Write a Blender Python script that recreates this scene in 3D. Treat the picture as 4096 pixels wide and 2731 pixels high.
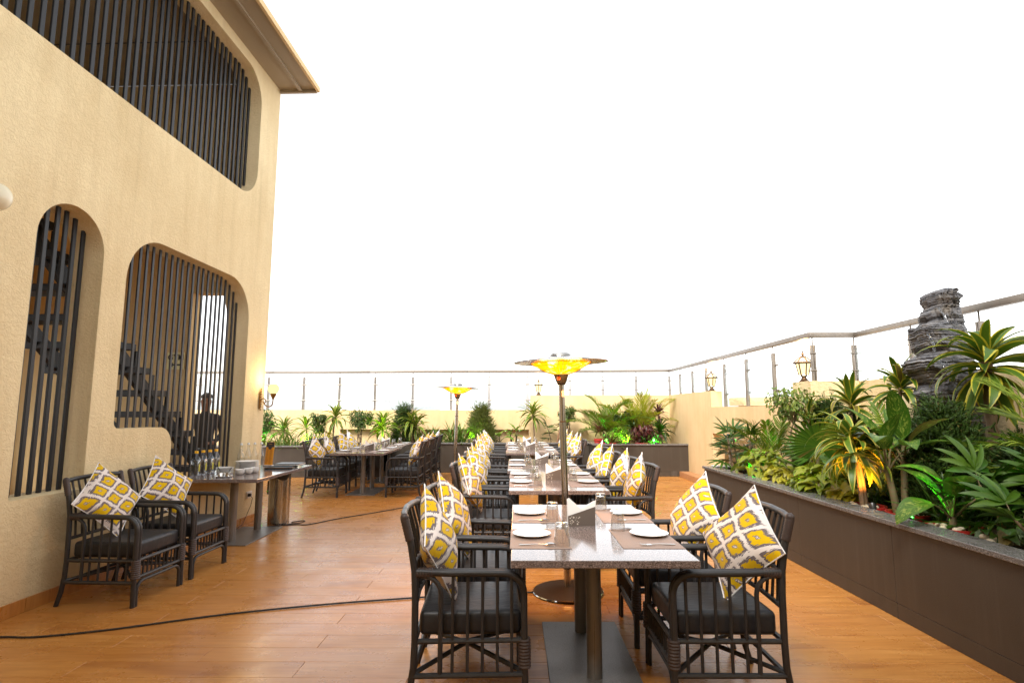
import bpy, bmesh, math, random
from mathutils import Vector, Matrix, Euler, noise
from mathutils.geometry import tessellate_polygon
R = math.radians
rng = random.Random(7)
scn = bpy.context.scene
for o in list(bpy.data.objects): bpy.data.objects.remove(o)
COL = scn.collection

# ------------------------------------------------------------------ camera
cam = bpy.data.cameras.new('camera'); co = bpy.data.objects.new('camera', cam); COL.objects.link(co)
cam.sensor_width = 36.0; cam.lens = 36.0*2235/4096; cam.clip_start = 0.05; cam.clip_end = 6000
co.location = (0, 0, 1.48); co.rotation_euler = (R(90+7.08), 0, R(0.305)); scn.camera = co
# ------------------------------------------------------------------ world and sun
SUN_EL, SUN_AZ = 46, 205           # elevation; azimuth measured from +Y towards +X
w = bpy.data.worlds.new('World'); scn.world = w; w.use_nodes = True
wt = w.node_tree; wt.nodes.clear()
sky = wt.nodes.new('ShaderNodeTexSky'); sky.sky_type = 'NISHITA'; sky.sun_disc = False
sky.sun_elevation = R(SUN_EL); sky.sun_rotation = R(SUN_AZ); sky.air_density = 1.0; sky.dust_density = 1.5; sky.ozone_density = 1.0
hs = wt.nodes.new('ShaderNodeHueSaturation'); hs.inputs['Saturation'].default_value = 0.11   # overcast, milky sky
bg = wt.nodes.new('ShaderNodeBackground'); bg.inputs['Strength'].default_value = 0.15
wo = wt.nodes.new('ShaderNodeOutputWorld')
wt.links.new(sky.outputs[0], hs.inputs['Color']); wt.links.new(hs.outputs[0], bg.inputs[0]); wt.links.new(bg.outputs[0], wo.inputs[0])
sl = bpy.data.lights.new('sun', 'SUN'); sl.energy = 1.4; sl.angle = R(20); sl.color = (1, 0.94, 0.86)
so = bpy.data.objects.new('sun', sl); COL.objects.link(so)
sd = Vector((math.sin(R(SUN_AZ))*math.cos(R(SUN_EL)), math.cos(R(SUN_AZ))*math.cos(R(SUN_EL)), math.sin(R(SUN_EL))))
so.rotation_euler = sd.to_track_quat('Z', 'Y').to_euler(); so.location = sd*40
scn.view_settings.view_transform = 'Standard'; scn.view_settings.look = 'None'
scn.view_settings.exposure = 1.68; scn.view_settings.gamma = 1.0
scn.view_settings.use_curve_mapping = False
scn.render.engine = 'CYCLES'
scn.cycles.use_denoising = True
scn.cycles.max_bounces = 8; scn.cycles.transparent_max_bounces = 16; scn.cycles.caustics_reflective = False; scn.cycles.caustics_refractive = False

# ------------------------------------------------------------------ materials
def mat(name, col=(.5,.5,.5), rough=.5, metal=0., spec=.5, **kw):
    m = bpy.data.materials.new(name); m.use_nodes = True
    b = m.node_tree.nodes['Principled BSDF']
    b.inputs['Base Color'].default_value = (*col, 1); b.inputs['Roughness'].default_value = rough
    b.inputs['Metallic'].default_value = metal; b.inputs['Specular IOR Level'].default_value = spec
    for k, v in kw.items(): b.inputs[k.replace('_', ' ')].default_value = v
    return m
class NT:
    """small node helper"""
    def __init__(s, m): s.t = m.node_tree; s.b = s.t.nodes.get('Principled BSDF')
    def n(s, typ, ins={}, **attrs):
        nd = s.t.nodes.new('ShaderNode'+typ)
        for k, v in attrs.items(): setattr(nd, k, v)
        for k, v in ins.items():
            sk = nd.inputs[k]
            if hasattr(v, 'is_output'): s.t.links.new(v, sk)
            else: sk.default_value = v
        return nd
    def L(s, a, b): s.t.links.new(a, b)
    def m(s, op, a, b=0., c=0.):
        nd = s.n('Math', {0: a, 1: b, 2: c}, operation=op); return nd.outputs[0]
    def ramp(s, fac, stops, interp='LINEAR'):
        nd = s.n('ValToRGB', {0: fac}); cr = nd.color_ramp; cr.interpolation = interp
        while len(cr.elements) < len(stops): cr.elements.new(.5)
        for e, (p, c) in zip(cr.elements, stops):
            e.position = p; e.color = (*c, 1) if len(c) == 3 else c
        return nd.outputs[0]
    def mix(s, f, a, b, bt='MIX'):
        nd = s.n('Mix', data_type='RGBA', blend_type=bt)
        for i, v in ((0, f), (6, a), (7, b)):
            if hasattr(v, 'is_output'): s.t.links.new(v, nd.inputs[i])
            else: nd.inputs[i].default_value = v if i == 0 else (*v, 1)
        return nd.outputs[2]
    def noise(s, vec, scale, detail=4, rough=.55, dist=0.):
        return s.n('TexNoise', {'Vector': vec, 'Scale': scale, 'Detail': detail, 'Roughness': rough, 'Distortion': dist}).outputs[0]
    def mapv(s, vec, scale=(1,1,1), loc=(0,0,0), rot=(0,0,0)):
        return s.n('Mapping', {0: vec, 1: loc, 2: rot, 3: scale}).outputs[0]
    def bump(s, h, strength=.3, dist=.01):
        nd = s.n('Bump', {'Height': h, 'Strength': strength, 'Distance': dist}); s.L(nd.outputs[0], s.b.inputs['Normal'])
    def obj(s): return s.n('TexCoord').outputs['Object']
    def pos(s): return s.n('NewGeometry').outputs['Position']

def plaster(name, c1, c2, bs=1.0):
    m = mat(name, c1, .85, spec=.25); t = NT(m); p = t.pos()
    big = t.noise(p, .9, 5, .6); fine = t.noise(p, 14, 3)
    streak = t.noise(t.mapv(p, (5, 5, .5)), 1.3, 4)
    f = t.m('ADD', t.m('MULTIPLY', big, .7), t.m('MULTIPLY', streak, .45))
    c = t.mix(t.ramp(f, [(.38, (0,0,0)), (.70, (1,1,1))]), c1, c2)
    c = t.mix(t.m('MULTIPLY', fine, .25), c, tuple(x*.72 for x in c1))
    t.L(c, t.b.inputs['Base Color'])
    sz = t.n('SeparateXYZ', {0: p}).outputs[2]
    rain = t.noise(t.mapv(p, (9, 9, .22)), 1.4, 5, .65); patch = t.noise(p, .55, 6, .7, .4)
    c = t.mix(t.m('MULTIPLY', t.ramp(rain, [(.56, (0,0,0)), (.72, (1,1,1))]), .22), c, tuple(x*.62 for x in c1))
    c = t.mix(t.m('MULTIPLY', t.ramp(patch, [(.52, (0,0,0)), (.58, (1,1,1))]), .16), c, tuple(x*.80 for x in c1))
    splash = t.m('MULTIPLY', t.ramp(t.m('ADD', sz, t.m('MULTIPLY', t.noise(p, 3, 4), .5)), [(.15, (1,1,1)), (.62, (0,0,0))]), .30)
    c = t.mix(splash, c, tuple(x*.55 for x in c1)); t.L(c, t.b.inputs['Base Color'])
    a = t.noise(p, 34, 4, .65, .8); b = t.noise(p, 110, 2)
    lump = t.ramp(a, [(.42, (0,0,0)), (.58, (1,1,1))])
    h = t.m('ADD', lump, t.m('MULTIPLY', b, .4))
    t.bump(h, .55*bs, .012)
    return m
M = {}
M['plaster'] = plaster('sand plaster', (.70, .54, .30), (.84, .69, .42), .8)
M['plaster_smooth'] = plaster('smooth cream plaster', (.65, .465, .24), (.75, .565, .315), .25)
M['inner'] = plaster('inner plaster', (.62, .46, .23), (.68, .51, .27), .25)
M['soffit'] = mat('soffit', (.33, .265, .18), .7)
M['slat'] = mat('charcoal painted steel', (.006, .0063, .0072), .5)
M['stair'] = mat('stair steel', (.012, .013, .015), .5)

def wood_mat():
    m = mat('wood look plank', (.4,.18,.06), .36, spec=.5); t = NT(m); p = t.pos()
    sx = t.n('SeparateXYZ', {0: p})
    row = t.m('FLOOR', t.m('DIVIDE', t.m('SUBTRACT', sx.outputs[1], -0.07), .2))
    odd = t.m('MULTIPLY', t.m('MODULO', t.m('ABSOLUTE', row), 2.0), .65)
    colm = t.m('FLOOR', t.m('DIVIDE', t.m('ADD', t.m('SUBTRACT', sx.outputs[0], -1.9), odd), 1.3))
    wn = t.n('TexWhiteNoise', {'Vector': t.n('CombineXYZ', {0: row, 1: colm}).outputs[0]}, noise_dimensions='3D')
    off = t.n('VectorMath', {0: p, 1: t.n('VectorMath', {0: wn.outputs['Color'], 1: (9, 3, 5)}, operation='MULTIPLY').outputs[0]}, operation='ADD').outputs[0]
    g1 = t.noise(t.mapv(off, (.9, 11, 1)), 1.6, 6, .62, 1.2)
    g2 = t.noise(t.mapv(off, (3, 60, 1)), 1.5, 3, .5, .4)
    knot = t.noise(t.mapv(off, (1.2, 3.2, 1)), 1.1, 2, .4, .6)
    c = t.ramp(g1, [(.25, (.34, .130, .024)), (.5, (.49, .215, .047)), (.78, (.61, .30, .082))])
    c = t.mix(t.m('MULTIPLY', g2, .35), c, (.30, .10, .021))
    c = t.mix(t.m('MULTIPLY', t.ramp(knot, [(.60, (0,0,0)), (.74, (1,1,1))]), .45), c, (.20, .055, .011))
    c = t.mix(t.m('MULTIPLY', wn.outputs['Value'], .26), c, (.34, .115, .022))
    dirt = t.noise(p, 1.1, 5, .6)
    c = t.mix(t.m('MULTIPLY', t.ramp(dirt, [(.5, (0,0,0)), (.75, (1,1,1))]), .16), c, (.44, .27, .14))
    t.L(c, t.b.inputs['Base Color'])
    rr = t.ramp(t.noise(p, 2.3, 5, .65), [(.3, (.20,)*3), (.75, (.40,)*3)])
    t.L(rr, t.b.inputs['Roughness'])
    t.bump(t.m('ADD', g2, t.m('MULTIPLY', g1, .6)), .10, .004)
    return m
M['plank'] = wood_mat()
M['grout'] = mat('dark joint', (.16, .07, .028), .9)
M['skirting'] = wood_mat(); M['skirting'].name = 'wood look tile'

def granite(name, base, rough=.085):
    m = mat(name, base, rough, spec=.62); t = NT(m); p = t.obj()
    oi = t.n('ObjectInfo').outputs['Random']
    p = t.n('VectorMath', {0: p, 1: t.n('CombineXYZ', {0: t.m('MULTIPLY', oi, 7.), 1: oi}).outputs[0]}, operation='ADD').outputs[0]
    a = t.noise(p, 130, 4, .7); v = t.n('TexVoronoi', {'Vector': p, 'Scale': 260.}).outputs['Color']
    vb = t.n('SeparateColor', {0: v}).outputs[0]
    c = t.ramp(a, [(.3, tuple(x*.55 for x in base)), (.5, base), (.7, tuple(min(1, x*1.5) for x in base))])
    c = t.mix(t.ramp(vb, [(.72, (0,0,0)), (.9, (1,1,1))]), c, tuple(min(1, x*2.0) for x in base))
    c = t.mix(t.ramp(vb, [(.05, (1,1,1)), (.2, (0,0,0))]), c, tuple(x*.3 for x in base))
    t.L(c, t.b.inputs['Base Color'])
    t.L(t.ramp(t.noise(p, 6, 4), [(.3, (rough*.8,)*3), (.7, (rough*1.6,)*3)]), t.b.inputs['Roughness'])
    return m
M['granite'] = granite('grey pink granite', (.165, .130, .120))
M['granite_dark'] = granite('dark coping granite', (.115, .11, .105), .22)
def cladding():
    m = mat('brown grey stone cladding', (.1, .08, .06), .5, spec=.35); t = NT(m); p = t.pos()
    a = t.noise(p, 160, 3, .6); b = t.noise(p, 1.7, 5, .6)
    c = t.mix(t.ramp(a, [(.35, (0,0,0)), (.7, (1,1,1))]), (.040, .031, .023), (.057, .045, .033))
    c = t.mix(t.m('MULTIPLY', t.ramp(b, [(.4, (0,0,0)), (.75, (1,1,1))]), .4), c, (.066, .055, .043))
    st = t.noise(t.mapv(p, (7, 7, .35)), 1.6, 5, .65); c = t.mix(t.m('MULTIPLY', t.ramp(st, [(.52, (0,0,0)), (.72, (1,1,1))]), .30), c, (.085, .072, .056))
    sz = t.n('SeparateXYZ', {0: p}).outputs[2]; sp = t.ramp(t.m('ADD', sz, t.m('MULTIPLY', t.noise(p, 5, 4), .35)), [(.12, (1,1,1)), (.42, (0,0,0))])
    c = t.mix(t.m('MULTIPLY', sp, .35), c, (.085, .062, .04))
    t.L(c, t.b.inputs['Base Color']); t.bump(a, .08, .002); return m
M['cladding'] = cladding()
def brushed(name, col, rough=.3):
    m = mat(name, col, rough, 1.0); t = NT(m); p = t.obj()
    g = t.noise(t.mapv(p, (120, 120, 2)), 1., 3)
    t.L(t.ramp(g, [(.3, (rough*.6,)*3), (.7, (rough*1.5,)*3)]), t.b.inputs['Roughness'])
    c = t.mix(t.noise(p, 5, 4), col, tuple(x*.72 for x in col)); t.L(c, t.b.inputs['Base Color'])
    return m
M['steel'] = brushed('brushed stainless steel', (.56, .54, .50), .22)
M['rail_steel'] = brushed('weathered rail steel', (.27, .235, .20), .42); M['rail_steel'].node_tree.nodes['Principled BSDF'].inputs['Metallic'].default_value = .45
M['post_metal'] = brushed('grey powder coated post', (.25, .235, .22), .42)
M['post_metal'].node_tree.nodes['Principled BSDF'].inputs['Metallic'].default_value = .55
M['chrome'] = mat('polished steel', (.75, .73, .70), .08, 1.0)
M['black_plastic'] = mat('black plastic', (.014, .013, .013), .35)
M['brass'] = mat('aged brass', (.34, .19, .055), .38, .9)
M['bronze'] = mat('dark bronze', (.12, .065, .03), .42, .8)

def rattan():
    m = mat('charcoal painted cane', (.036, .036, .038), .4, spec=.5); t = NT(m); p = t.obj()
    oi = t.n('ObjectInfo').outputs['Random']
    n = t.noise(p, 18, 4)
    c = t.mix(n, (.016, .016, .018), (.032, .031, .031)); c = t.mix(t.m('MULTIPLY', oi, .35), c, (.032, .027, .025))
    t.L(c, t.b.inputs['Base Color'])
    t.L(t.ramp(n, [(.3, (.34,)*3), (.7, (.52,)*3)]), t.b.inputs['Roughness'])
    t.bump(t.noise(p, 60, 2), .12, .002)
    return m
M['cane'] = rattan()
M['binding'] = mat('brown cane binding', (.048, .032, .028), .5)
def leatherette():
    m = mat('charcoal seat fabric', (.030, .031, .035), .42, spec=.45); t = NT(m); p = t.obj()
    oi = t.n('ObjectInfo').outputs['Random']
    p2 = t.n('VectorMath', {0: p, 1: t.n('CombineXYZ', {0: t.m('MULTIPLY', oi, 11.), 1: t.m('MULTIPLY', oi, 5.)}).outputs[0]}, operation='ADD').outputs[0]
    cr = t.noise(t.mapv(p2, (4, 9, 4)), 1.6, 4, .55, 1.5)
    t.bump(t.m('ADD', cr, t.m('MULTIPLY', t.noise(p, 420, 2), .05)), .35, .012)
    c = t.mix(t.noise(p2, 5, 4), (.016, .017, .020), (.027, .027, .030)); t.L(c, t.b.inputs['Base Color'])
    return m
M['seat'] = leatherette()
def ikat():
    m = mat('ikat print cotton', (.8,.8,.8), .9, spec=.15); t = NT(m); p = t.obj()
    oi = t.n('ObjectInfo').outputs['Random']
    s = t.n('SeparateXYZ', {0: t.mapv(p, rot=(0, 0, R(45)))})
    wob = t.noise(t.mapv(p, (1, 1, .2)), 16, 2)
    # feathered ikat edges: fine streaks along the warp
    fe = t.noise(t.mapv(p, (190, 26, 1), rot=(0, 0, R(45))), 1., 2)
    u = t.m('ADD', t.m('DIVIDE', s.outputs[0], .158), t.m('MULTIPLY', t.m('SUBTRACT', oi, .5), .8))
    v = t.m('ADD', t.m('DIVIDE', s.outputs[1], .218), t.m('MULTIPLY', t.m('SUBTRACT', fe, .5), .30))
    v = t.m('ADD', v, t.m('MULTIPLY', t.m('SUBTRACT', wob, .5), .25)); v = t.m('ADD', v, t.m('MULTIPLY', oi, 3.7))
    fu = t.m('ABSOLUTE', t.m('SUBTRACT', t.m('FRACT', t.m('ADD', u, 100.)), .5))
    fv = t.m('ABSOLUTE', t.m('SUBTRACT', t.m('FRACT', t.m('ADD', v, 100.)), .5))
    d = t.m('ADD', fu, fv)      # 0 at a cell centre, 1 at its corners
    d = t.m('MINIMUM', d, t.m('SUBTRACT', 1., d))      # staggered diamonds that tile the cloth
    W, G, Yl = (.78, .72, .69), (.165, .14, .155), (.72, .47, .003)
    c = t.ramp(d, [(.0, W), (.04, G), (.075, Yl), (.30, G), (.405, W)], 'CONSTANT')
    c = t.mix(t.m('MULTIPLY', t.noise(p, 9, 3), .22), c, (.72, .48, .20), 'MULTIPLY')
    t.L(c, t.b.inputs['Base Color'])
    t.b.inputs['Sheen Weight'].default_value = .15
    t.bump(t.m('ADD', t.noise(t.mapv(p, (3.2, 3.2, 3.2)), 2.4, 3, .5, .7), t.m('MULTIPLY', t.noise(p, 500, 1), .03)), .5, .025)
    return m
M['ikat'] = ikat()
M['porcelain'] = mat('white porcelain', (.82, .81, .79), .12)
M['paper'] = mat('white paper napkin', (.82, .80, .78), .85)
def mesh_mat():
    m = mat('woven vinyl mat', (.30, .215, .175), .6); t = NT(m); p = t.obj()
    s = t.n('SeparateXYZ', {0: p})
    a = t.m('SINE', t.m('MULTIPLY', s.outputs[0], 1500.)); b = t.m('SINE', t.m('MULTIPLY', s.outputs[1], 1500.))
    f = t.m('MULTIPLY_ADD', t.m('MULTIPLY', a, b), .5, .5)
    t.L(t.mix(f, (.24, .165, .135), (.36, .27, .22)), t.b.inputs['Base Color']); t.bump(f, .4, .001)
    return m
M['placemat'] = mesh_mat()
M['holder'] = mat('taupe metal holder', (.145, .118, .10), .45, .3)
M['pearl'] = mat('pale punched dots', (.62, .55, .48), .6)
def glass(name, col=(1,1,1), rough=0., ior=1.45):
    m = bpy.data.materials.new(name); m.use_nodes = True; t = m.node_tree; t.nodes.clear()
    g = t.nodes.new('ShaderNodeBsdfGlass'); g.inputs[0].default_value = (*col, 1); g.inputs[1].default_value = rough; g.inputs[2].default_value = ior
    o = t.nodes.new('ShaderNodeOutputMaterial'); t.links.new(g.outputs[0], o.inputs[0]); return m

def pane(name, tint=(.93,.96,.96), refl=.9, f0=.04, pw=5.):
    m = bpy.data.materials.new(name); m.use_nodes = True; t = m.node_tree; t.nodes.clear()
    tr = t.nodes.new('ShaderNodeBsdfTransparent'); tr.inputs[0].default_value = (*tint, 1)
    gl = t.nodes.new('ShaderNodeBsdfGlossy'); gl.inputs['Roughness'].default_value = .02; gl.inputs[0].default_value = (refl,)*3+(1,)
    ge = t.nodes.new('ShaderNodeNewGeometry'); dp = t.nodes.new('ShaderNodeVectorMath'); dp.operation = 'DOT_PRODUCT'
    t.links.new(ge.outputs['Incoming'], dp.inputs[0]); t.links.new(ge.outputs['Normal'], dp.inputs[1])
    def mth(op, a, b):
        nd = t.nodes.new('ShaderNodeMath'); nd.operation = op
        for i, v in enumerate((a, b)):
            if hasattr(v, 'is_output'): t.links.new(v, nd.inputs[i])
            else: nd.inputs[i].default_value = v
        return nd.outputs[0]
    c_ = mth('SUBTRACT', 1., mth('ABSOLUTE', dp.outputs['Value'], 0.)); fr = mth('ADD', mth('MULTIPLY', mth('POWER', c_, pw), 1-f0), f0)
    mx = t.nodes.new('ShaderNodeMixShader'); o = t.nodes.new('ShaderNodeOutputMaterial')
    t.links.new(fr, mx.inputs[0]); t.links.new(tr.outputs[0], mx.inputs[1]); t.links.new(gl.outputs[0], mx.inputs[2]); t.links.new(mx.outputs[0], o.inputs[0])
    return m
M['pane'] = pane('balustrade glass')
M['bottle_glass'] = pane('clear bottle', (.93, .94, .95), 1., .06, 3.)
M['bottle_blue'] = pane('tinted bottle', (.86, .90, .94))
M['glass'] = pane('tumbler glass', (.90, .895, .885), 1., .07, 2.6)
def emit(name, col, s):
    m = bpy.data.materials.new(name); m.use_nodes = True; t = m.node_tree; t.nodes.clear()
    e = t.nodes.new('ShaderNodeEmission'); e.inputs[0].default_value = (*col, 1); e.inputs[1].default_value = s
    o = t.nodes.new('ShaderNodeOutputMaterial'); t.links.new(e.outputs[0], o.inputs[0]); return m
M['heat'] = emit('glowing heat element', (1, .42, .002), 1.0)
_t = NT(M['heat']); _p = _t.n('TexCoord').outputs['Object']; _z = _t.n('SeparateXYZ', {0: _p}).outputs[2]
_n = _t.ramp(_t.noise(_p, 11, 3, .6, .6), [(.47, (1, .36, .001)), (.56, (1, .46, .002)), (.66, (1, .85, .45))])
_e = [q for q in _t.t.nodes if q.type == 'EMISSION'][0]
_c = _t.mix(_t.ramp(_t.n('MapRange', {0: _z, 1: 1.872, 2: 1.892}).outputs[0], [(0, (0,0,0)), (1, (1,1,1))]), _n, (.75, .13, .0)); _t.L(_c, _e.inputs[0]); _e.inputs[1].default_value = .95
M['heat_hot'] = emit('white hot tube', (1, .80, .35), 5.)
M['globe_lit'] = emit('lit lamp globe', (1, .86, .40), .40)
M['lantern_glass'] = emit('lit lantern glass', (1, .80, .40), .60)
M['bulb'] = emit('bulb', (1, .78, .35), 6.)
M['green_lens'] = emit('green spot lens', (.10, 1., .10), 3.5)
M['lime_lens'] = emit('lime spot lens', (.5, 1., .05), 3.5)
M['led'] = emit('green led', (.05, 1, .15), 2.)
M['cream_globe'] = mat('cream glass globe', (.74, .68, .50), .25)
M['orange'] = mat('orange print', (.72, .30, .02), .5)
M['menu_dark'] = mat('menu charcoal', (.03, .027, .03), .5)
M['menu_ink'] = mat('menu ink', (.42, .12, .01), .6)
M['folder'] = mat('dark teal leather', (.012, .026, .034), .4)
M['yellow_cap'] = mat('yellow cap', (.80, .42, .01), .4)
M['bottle_label'] = mat('bottle label', (.55, .48, .05), .5)
M['white_plastic'] = mat('white plastic', (.70, .68, .64), .4)
M['sign'] = mat('cream sign', (.72, .66, .34), .6)
M['sign_ink'] = mat('sign ink', (.03, .03, .02), .6)
M['rubber'] = mat('black rubber cable', (.018, .015, .014), .55)
M['red_pot'] = mat('red plastic pot', (.36, .022, .016), .4)
M['switch'] = mat('red switch', (.75, .10, .02), .35)
M['cu'] = mat('copper pipe', (.50, .27, .17), .4, .6)
M['soil'] = mat('dark soil', (.030, .021, .014), .95)
M['pebble'] = mat('cream pebble', (.46, .40, .29), .55)
M['bag'] = mat('black bin liner', (.012, .011, .011), .3)
M['tile_red'] = mat('terracotta step tile', (.42, .20, .085), .5)
M['grille'] = mat('grille', (.10, .085, .07), .6)
M['skin'] = mat('skin', (.20, .10, .06), .5); M['hair'] = mat('hair', (.012, .01, .009), .6)
M['haze_town'] = mat('town walls with painted haze', (.62, .60, .60), .9)  # fading by far haze is put into this pale wall colour
M['ground'] = mat('pale painted haze', (.72, .72, .72), .95)  # pale colour stands in for haze over the distance
M['glass_edge'] = mat('polished glass edge', (.16, .20, .20), .3)
M['water'] = pane('falling water', (.93, .95, .97), 1.0)
def leafmat(name, c1, c2, margin=None, mw=.30, pattern=None, trans=.28, rough=.42, centre=None):
    m = mat(name, c1, rough, spec=.45); t = NT(m)
    isl = t.n('NewGeometry').outputs['Random Per Island']; oi = t.n('ObjectInfo').outputs['Random']
    f = t.m('FRACT', t.m('ADD', isl, t.m('MULTIPLY', oi, 3.3)))
    c = t.mix(f, c1, c2); c = t.mix(t.m('MULTIPLY', t.m('GREATER_THAN', f, .955), .75), c, (.20, .12, .035))
    uv = t.n('UVMap').outputs[0]; s = t.n('SeparateXYZ', {0: uv})
    ed = t.m('ABSOLUTE', t.m('MULTIPLY', t.m('SUBTRACT', s.outputs[0], .5), 2.))
    if pattern:   # pale feathered blotches along the side veins
        st = t.noise(t.mapv(uv, (3.5, 1, 1)), 1., 2)
        vv = t.m('ADD', t.m('MULTIPLY', s.outputs[1], 16.), t.m('MULTIPLY', ed, -3.5))
        bl = t.noise(t.n('CombineXYZ', {0: t.m('MULTIPLY', ed, 3.), 1: t.m('MULTIPLY', vv, .8), 2: t.m('MULTIPLY', oi, 9.)}).outputs[0], 1.4, 3, .6)
        k = t.m('MULTIPLY', t.ramp(bl, [(.50, (0,0,0)), (.60, (1,1,1))]), t.ramp(ed, [(.5, (1,1,1)), (.85, (0,0,0))]))
        c = t.mix(k, c, pattern)
    if centre: c = t.mix(t.ramp(ed, [(.02, (1,1,1)), (.10, (0,0,0))]), c, centre)
    if margin:
        e2 = t.m('ADD', ed, t.m('MULTIPLY', t.m('SUBTRACT', t.noise(t.mapv(uv, (1, 9, 1)), 2., 2), .5), .22))
        c = t.mix(t.ramp(e2, [(1-mw-.06, (0,0,0)), (1-mw+.06, (1,1,1))]), c, margin)
    vein = t.m('MULTIPLY', t.m('SINE', t.m('ADD', t.m('MULTIPLY', s.outputs[0], 38.), t.m('MULTIPLY', s.outputs[1], 5.))), .5)
    mot = t.noise(t.mapv(uv, (4, 9, 1)), 2.2, 4, .6); c = t.mix(t.m('MULTIPLY', mot, .38), c, tuple(x*.45 for x in c1))
    t.bump(vein, .18, .003)
    t.L(c, t.b.inputs['Base Color'])
    tr = t.n('BsdfTranslucent'); t.L(c, tr.inputs[0])
    mx = t.n('MixShader', {0: trans}); t.L(t.b.outputs[0], mx.inputs[1]); t.L(tr.outputs[0], mx.inputs[2])
    t.L(mx.outputs[0], t.t.nodes['Material Output'].inputs[0])
    return m
M['drac'] = leafmat('variegated dracaena leaf', (.06, .14, .012), (.11, .20, .018), (.50, .46, .07), .34)
M['drac_dark'] = leafmat('green dracaena leaf yellow rim', (.045, .105, .008), (.085, .15, .010), (.46, .40, .03), .30)
M['ficus'] = leafmat('ficus leaf', (.03, .08, .010), (.12, .17, .022), trans=.2)
M['ficus_y'] = leafmat('yellow green ficus leaf', (.08, .16, .02), (.26, .29, .045), trans=.3)
M['thuja'] = leafmat('thuja spray', (.018, .052, .004), (.06, .11, .010), trans=.18, rough=.6)
M['thuja_y'] = leafmat('olive thuja spray', (.07, .10, .012), (.15, .17, .022), trans=.15, rough=.6)
M['grass'] = leafmat('sword leaf', (.05, .14, .012), (.14, .24, .025), (.28, .34, .05), .18)
M['palm'] = leafmat('palm leaflet', (.08, .16, .010), (.24, .29, .018), trans=.35)
M['palm_y'] = leafmat('yellow palm leaflet', (.26, .30, .016), (.44, .42, .03), trans=.4)
M['rhapis'] = leafmat('lady palm finger', (.026, .075, .006), (.075, .14, .010), trans=.25, rough=.38)
M['fan'] = leafmat('fan palm segment', (.045, .12, .010), (.09, .18, .014), trans=.25)
M['dief'] = leafmat('dieffenbachia leaf', (.035, .10, .007), (.065, .14, .010), pattern=(.24, .31, .05), centre=(.10, .2, .02), rough=.33)
M['syn'] = leafmat('heart leaf', (.12, .19, .012), (.32, .32, .02), centre=(.32, .36, .09), rough=.35)
M['syn_y'] = leafmat('yellow heart leaf', (.30, .30, .02), (.46, .40, .03), centre=(.45, .42, .1), rough=.35)
M['red'] = leafmat('red cordyline leaf', (.055, .03, .018), (.13, .022, .022), (.18, .03, .03), .2)
M['croton'] = leafmat('croton leaf', (.14, .03, .018), (.10, .13, .02), centre=(.34, .16, .02))
M['lime'] = leafmat('lime leaf', (.12, .30, .03), (.30, .42, .06))
M['bark'] = mat('grey brown stem', (.16, .105, .06), .8)
M['bark_green'] = mat('green ringed cane', (.075, .085, .03), .6)
NT(M['bark']).bump(NT(M['bark']).noise(NT(M['bark']).obj(), 60, 4), .5, .01)
t_ = NT(M['bark_green']); s_ = t_.n('SeparateXYZ', {0: t_.pos()})
t_.L(t_.mix(t_.m('MULTIPLY_ADD', t_.m('SINE', t_.m('MULTIPLY', s_.outputs[2], 190.)), .5, .5), (.10, .10, .035), (.13, .085, .04)), t_.b.inputs['Base Color'])

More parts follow.
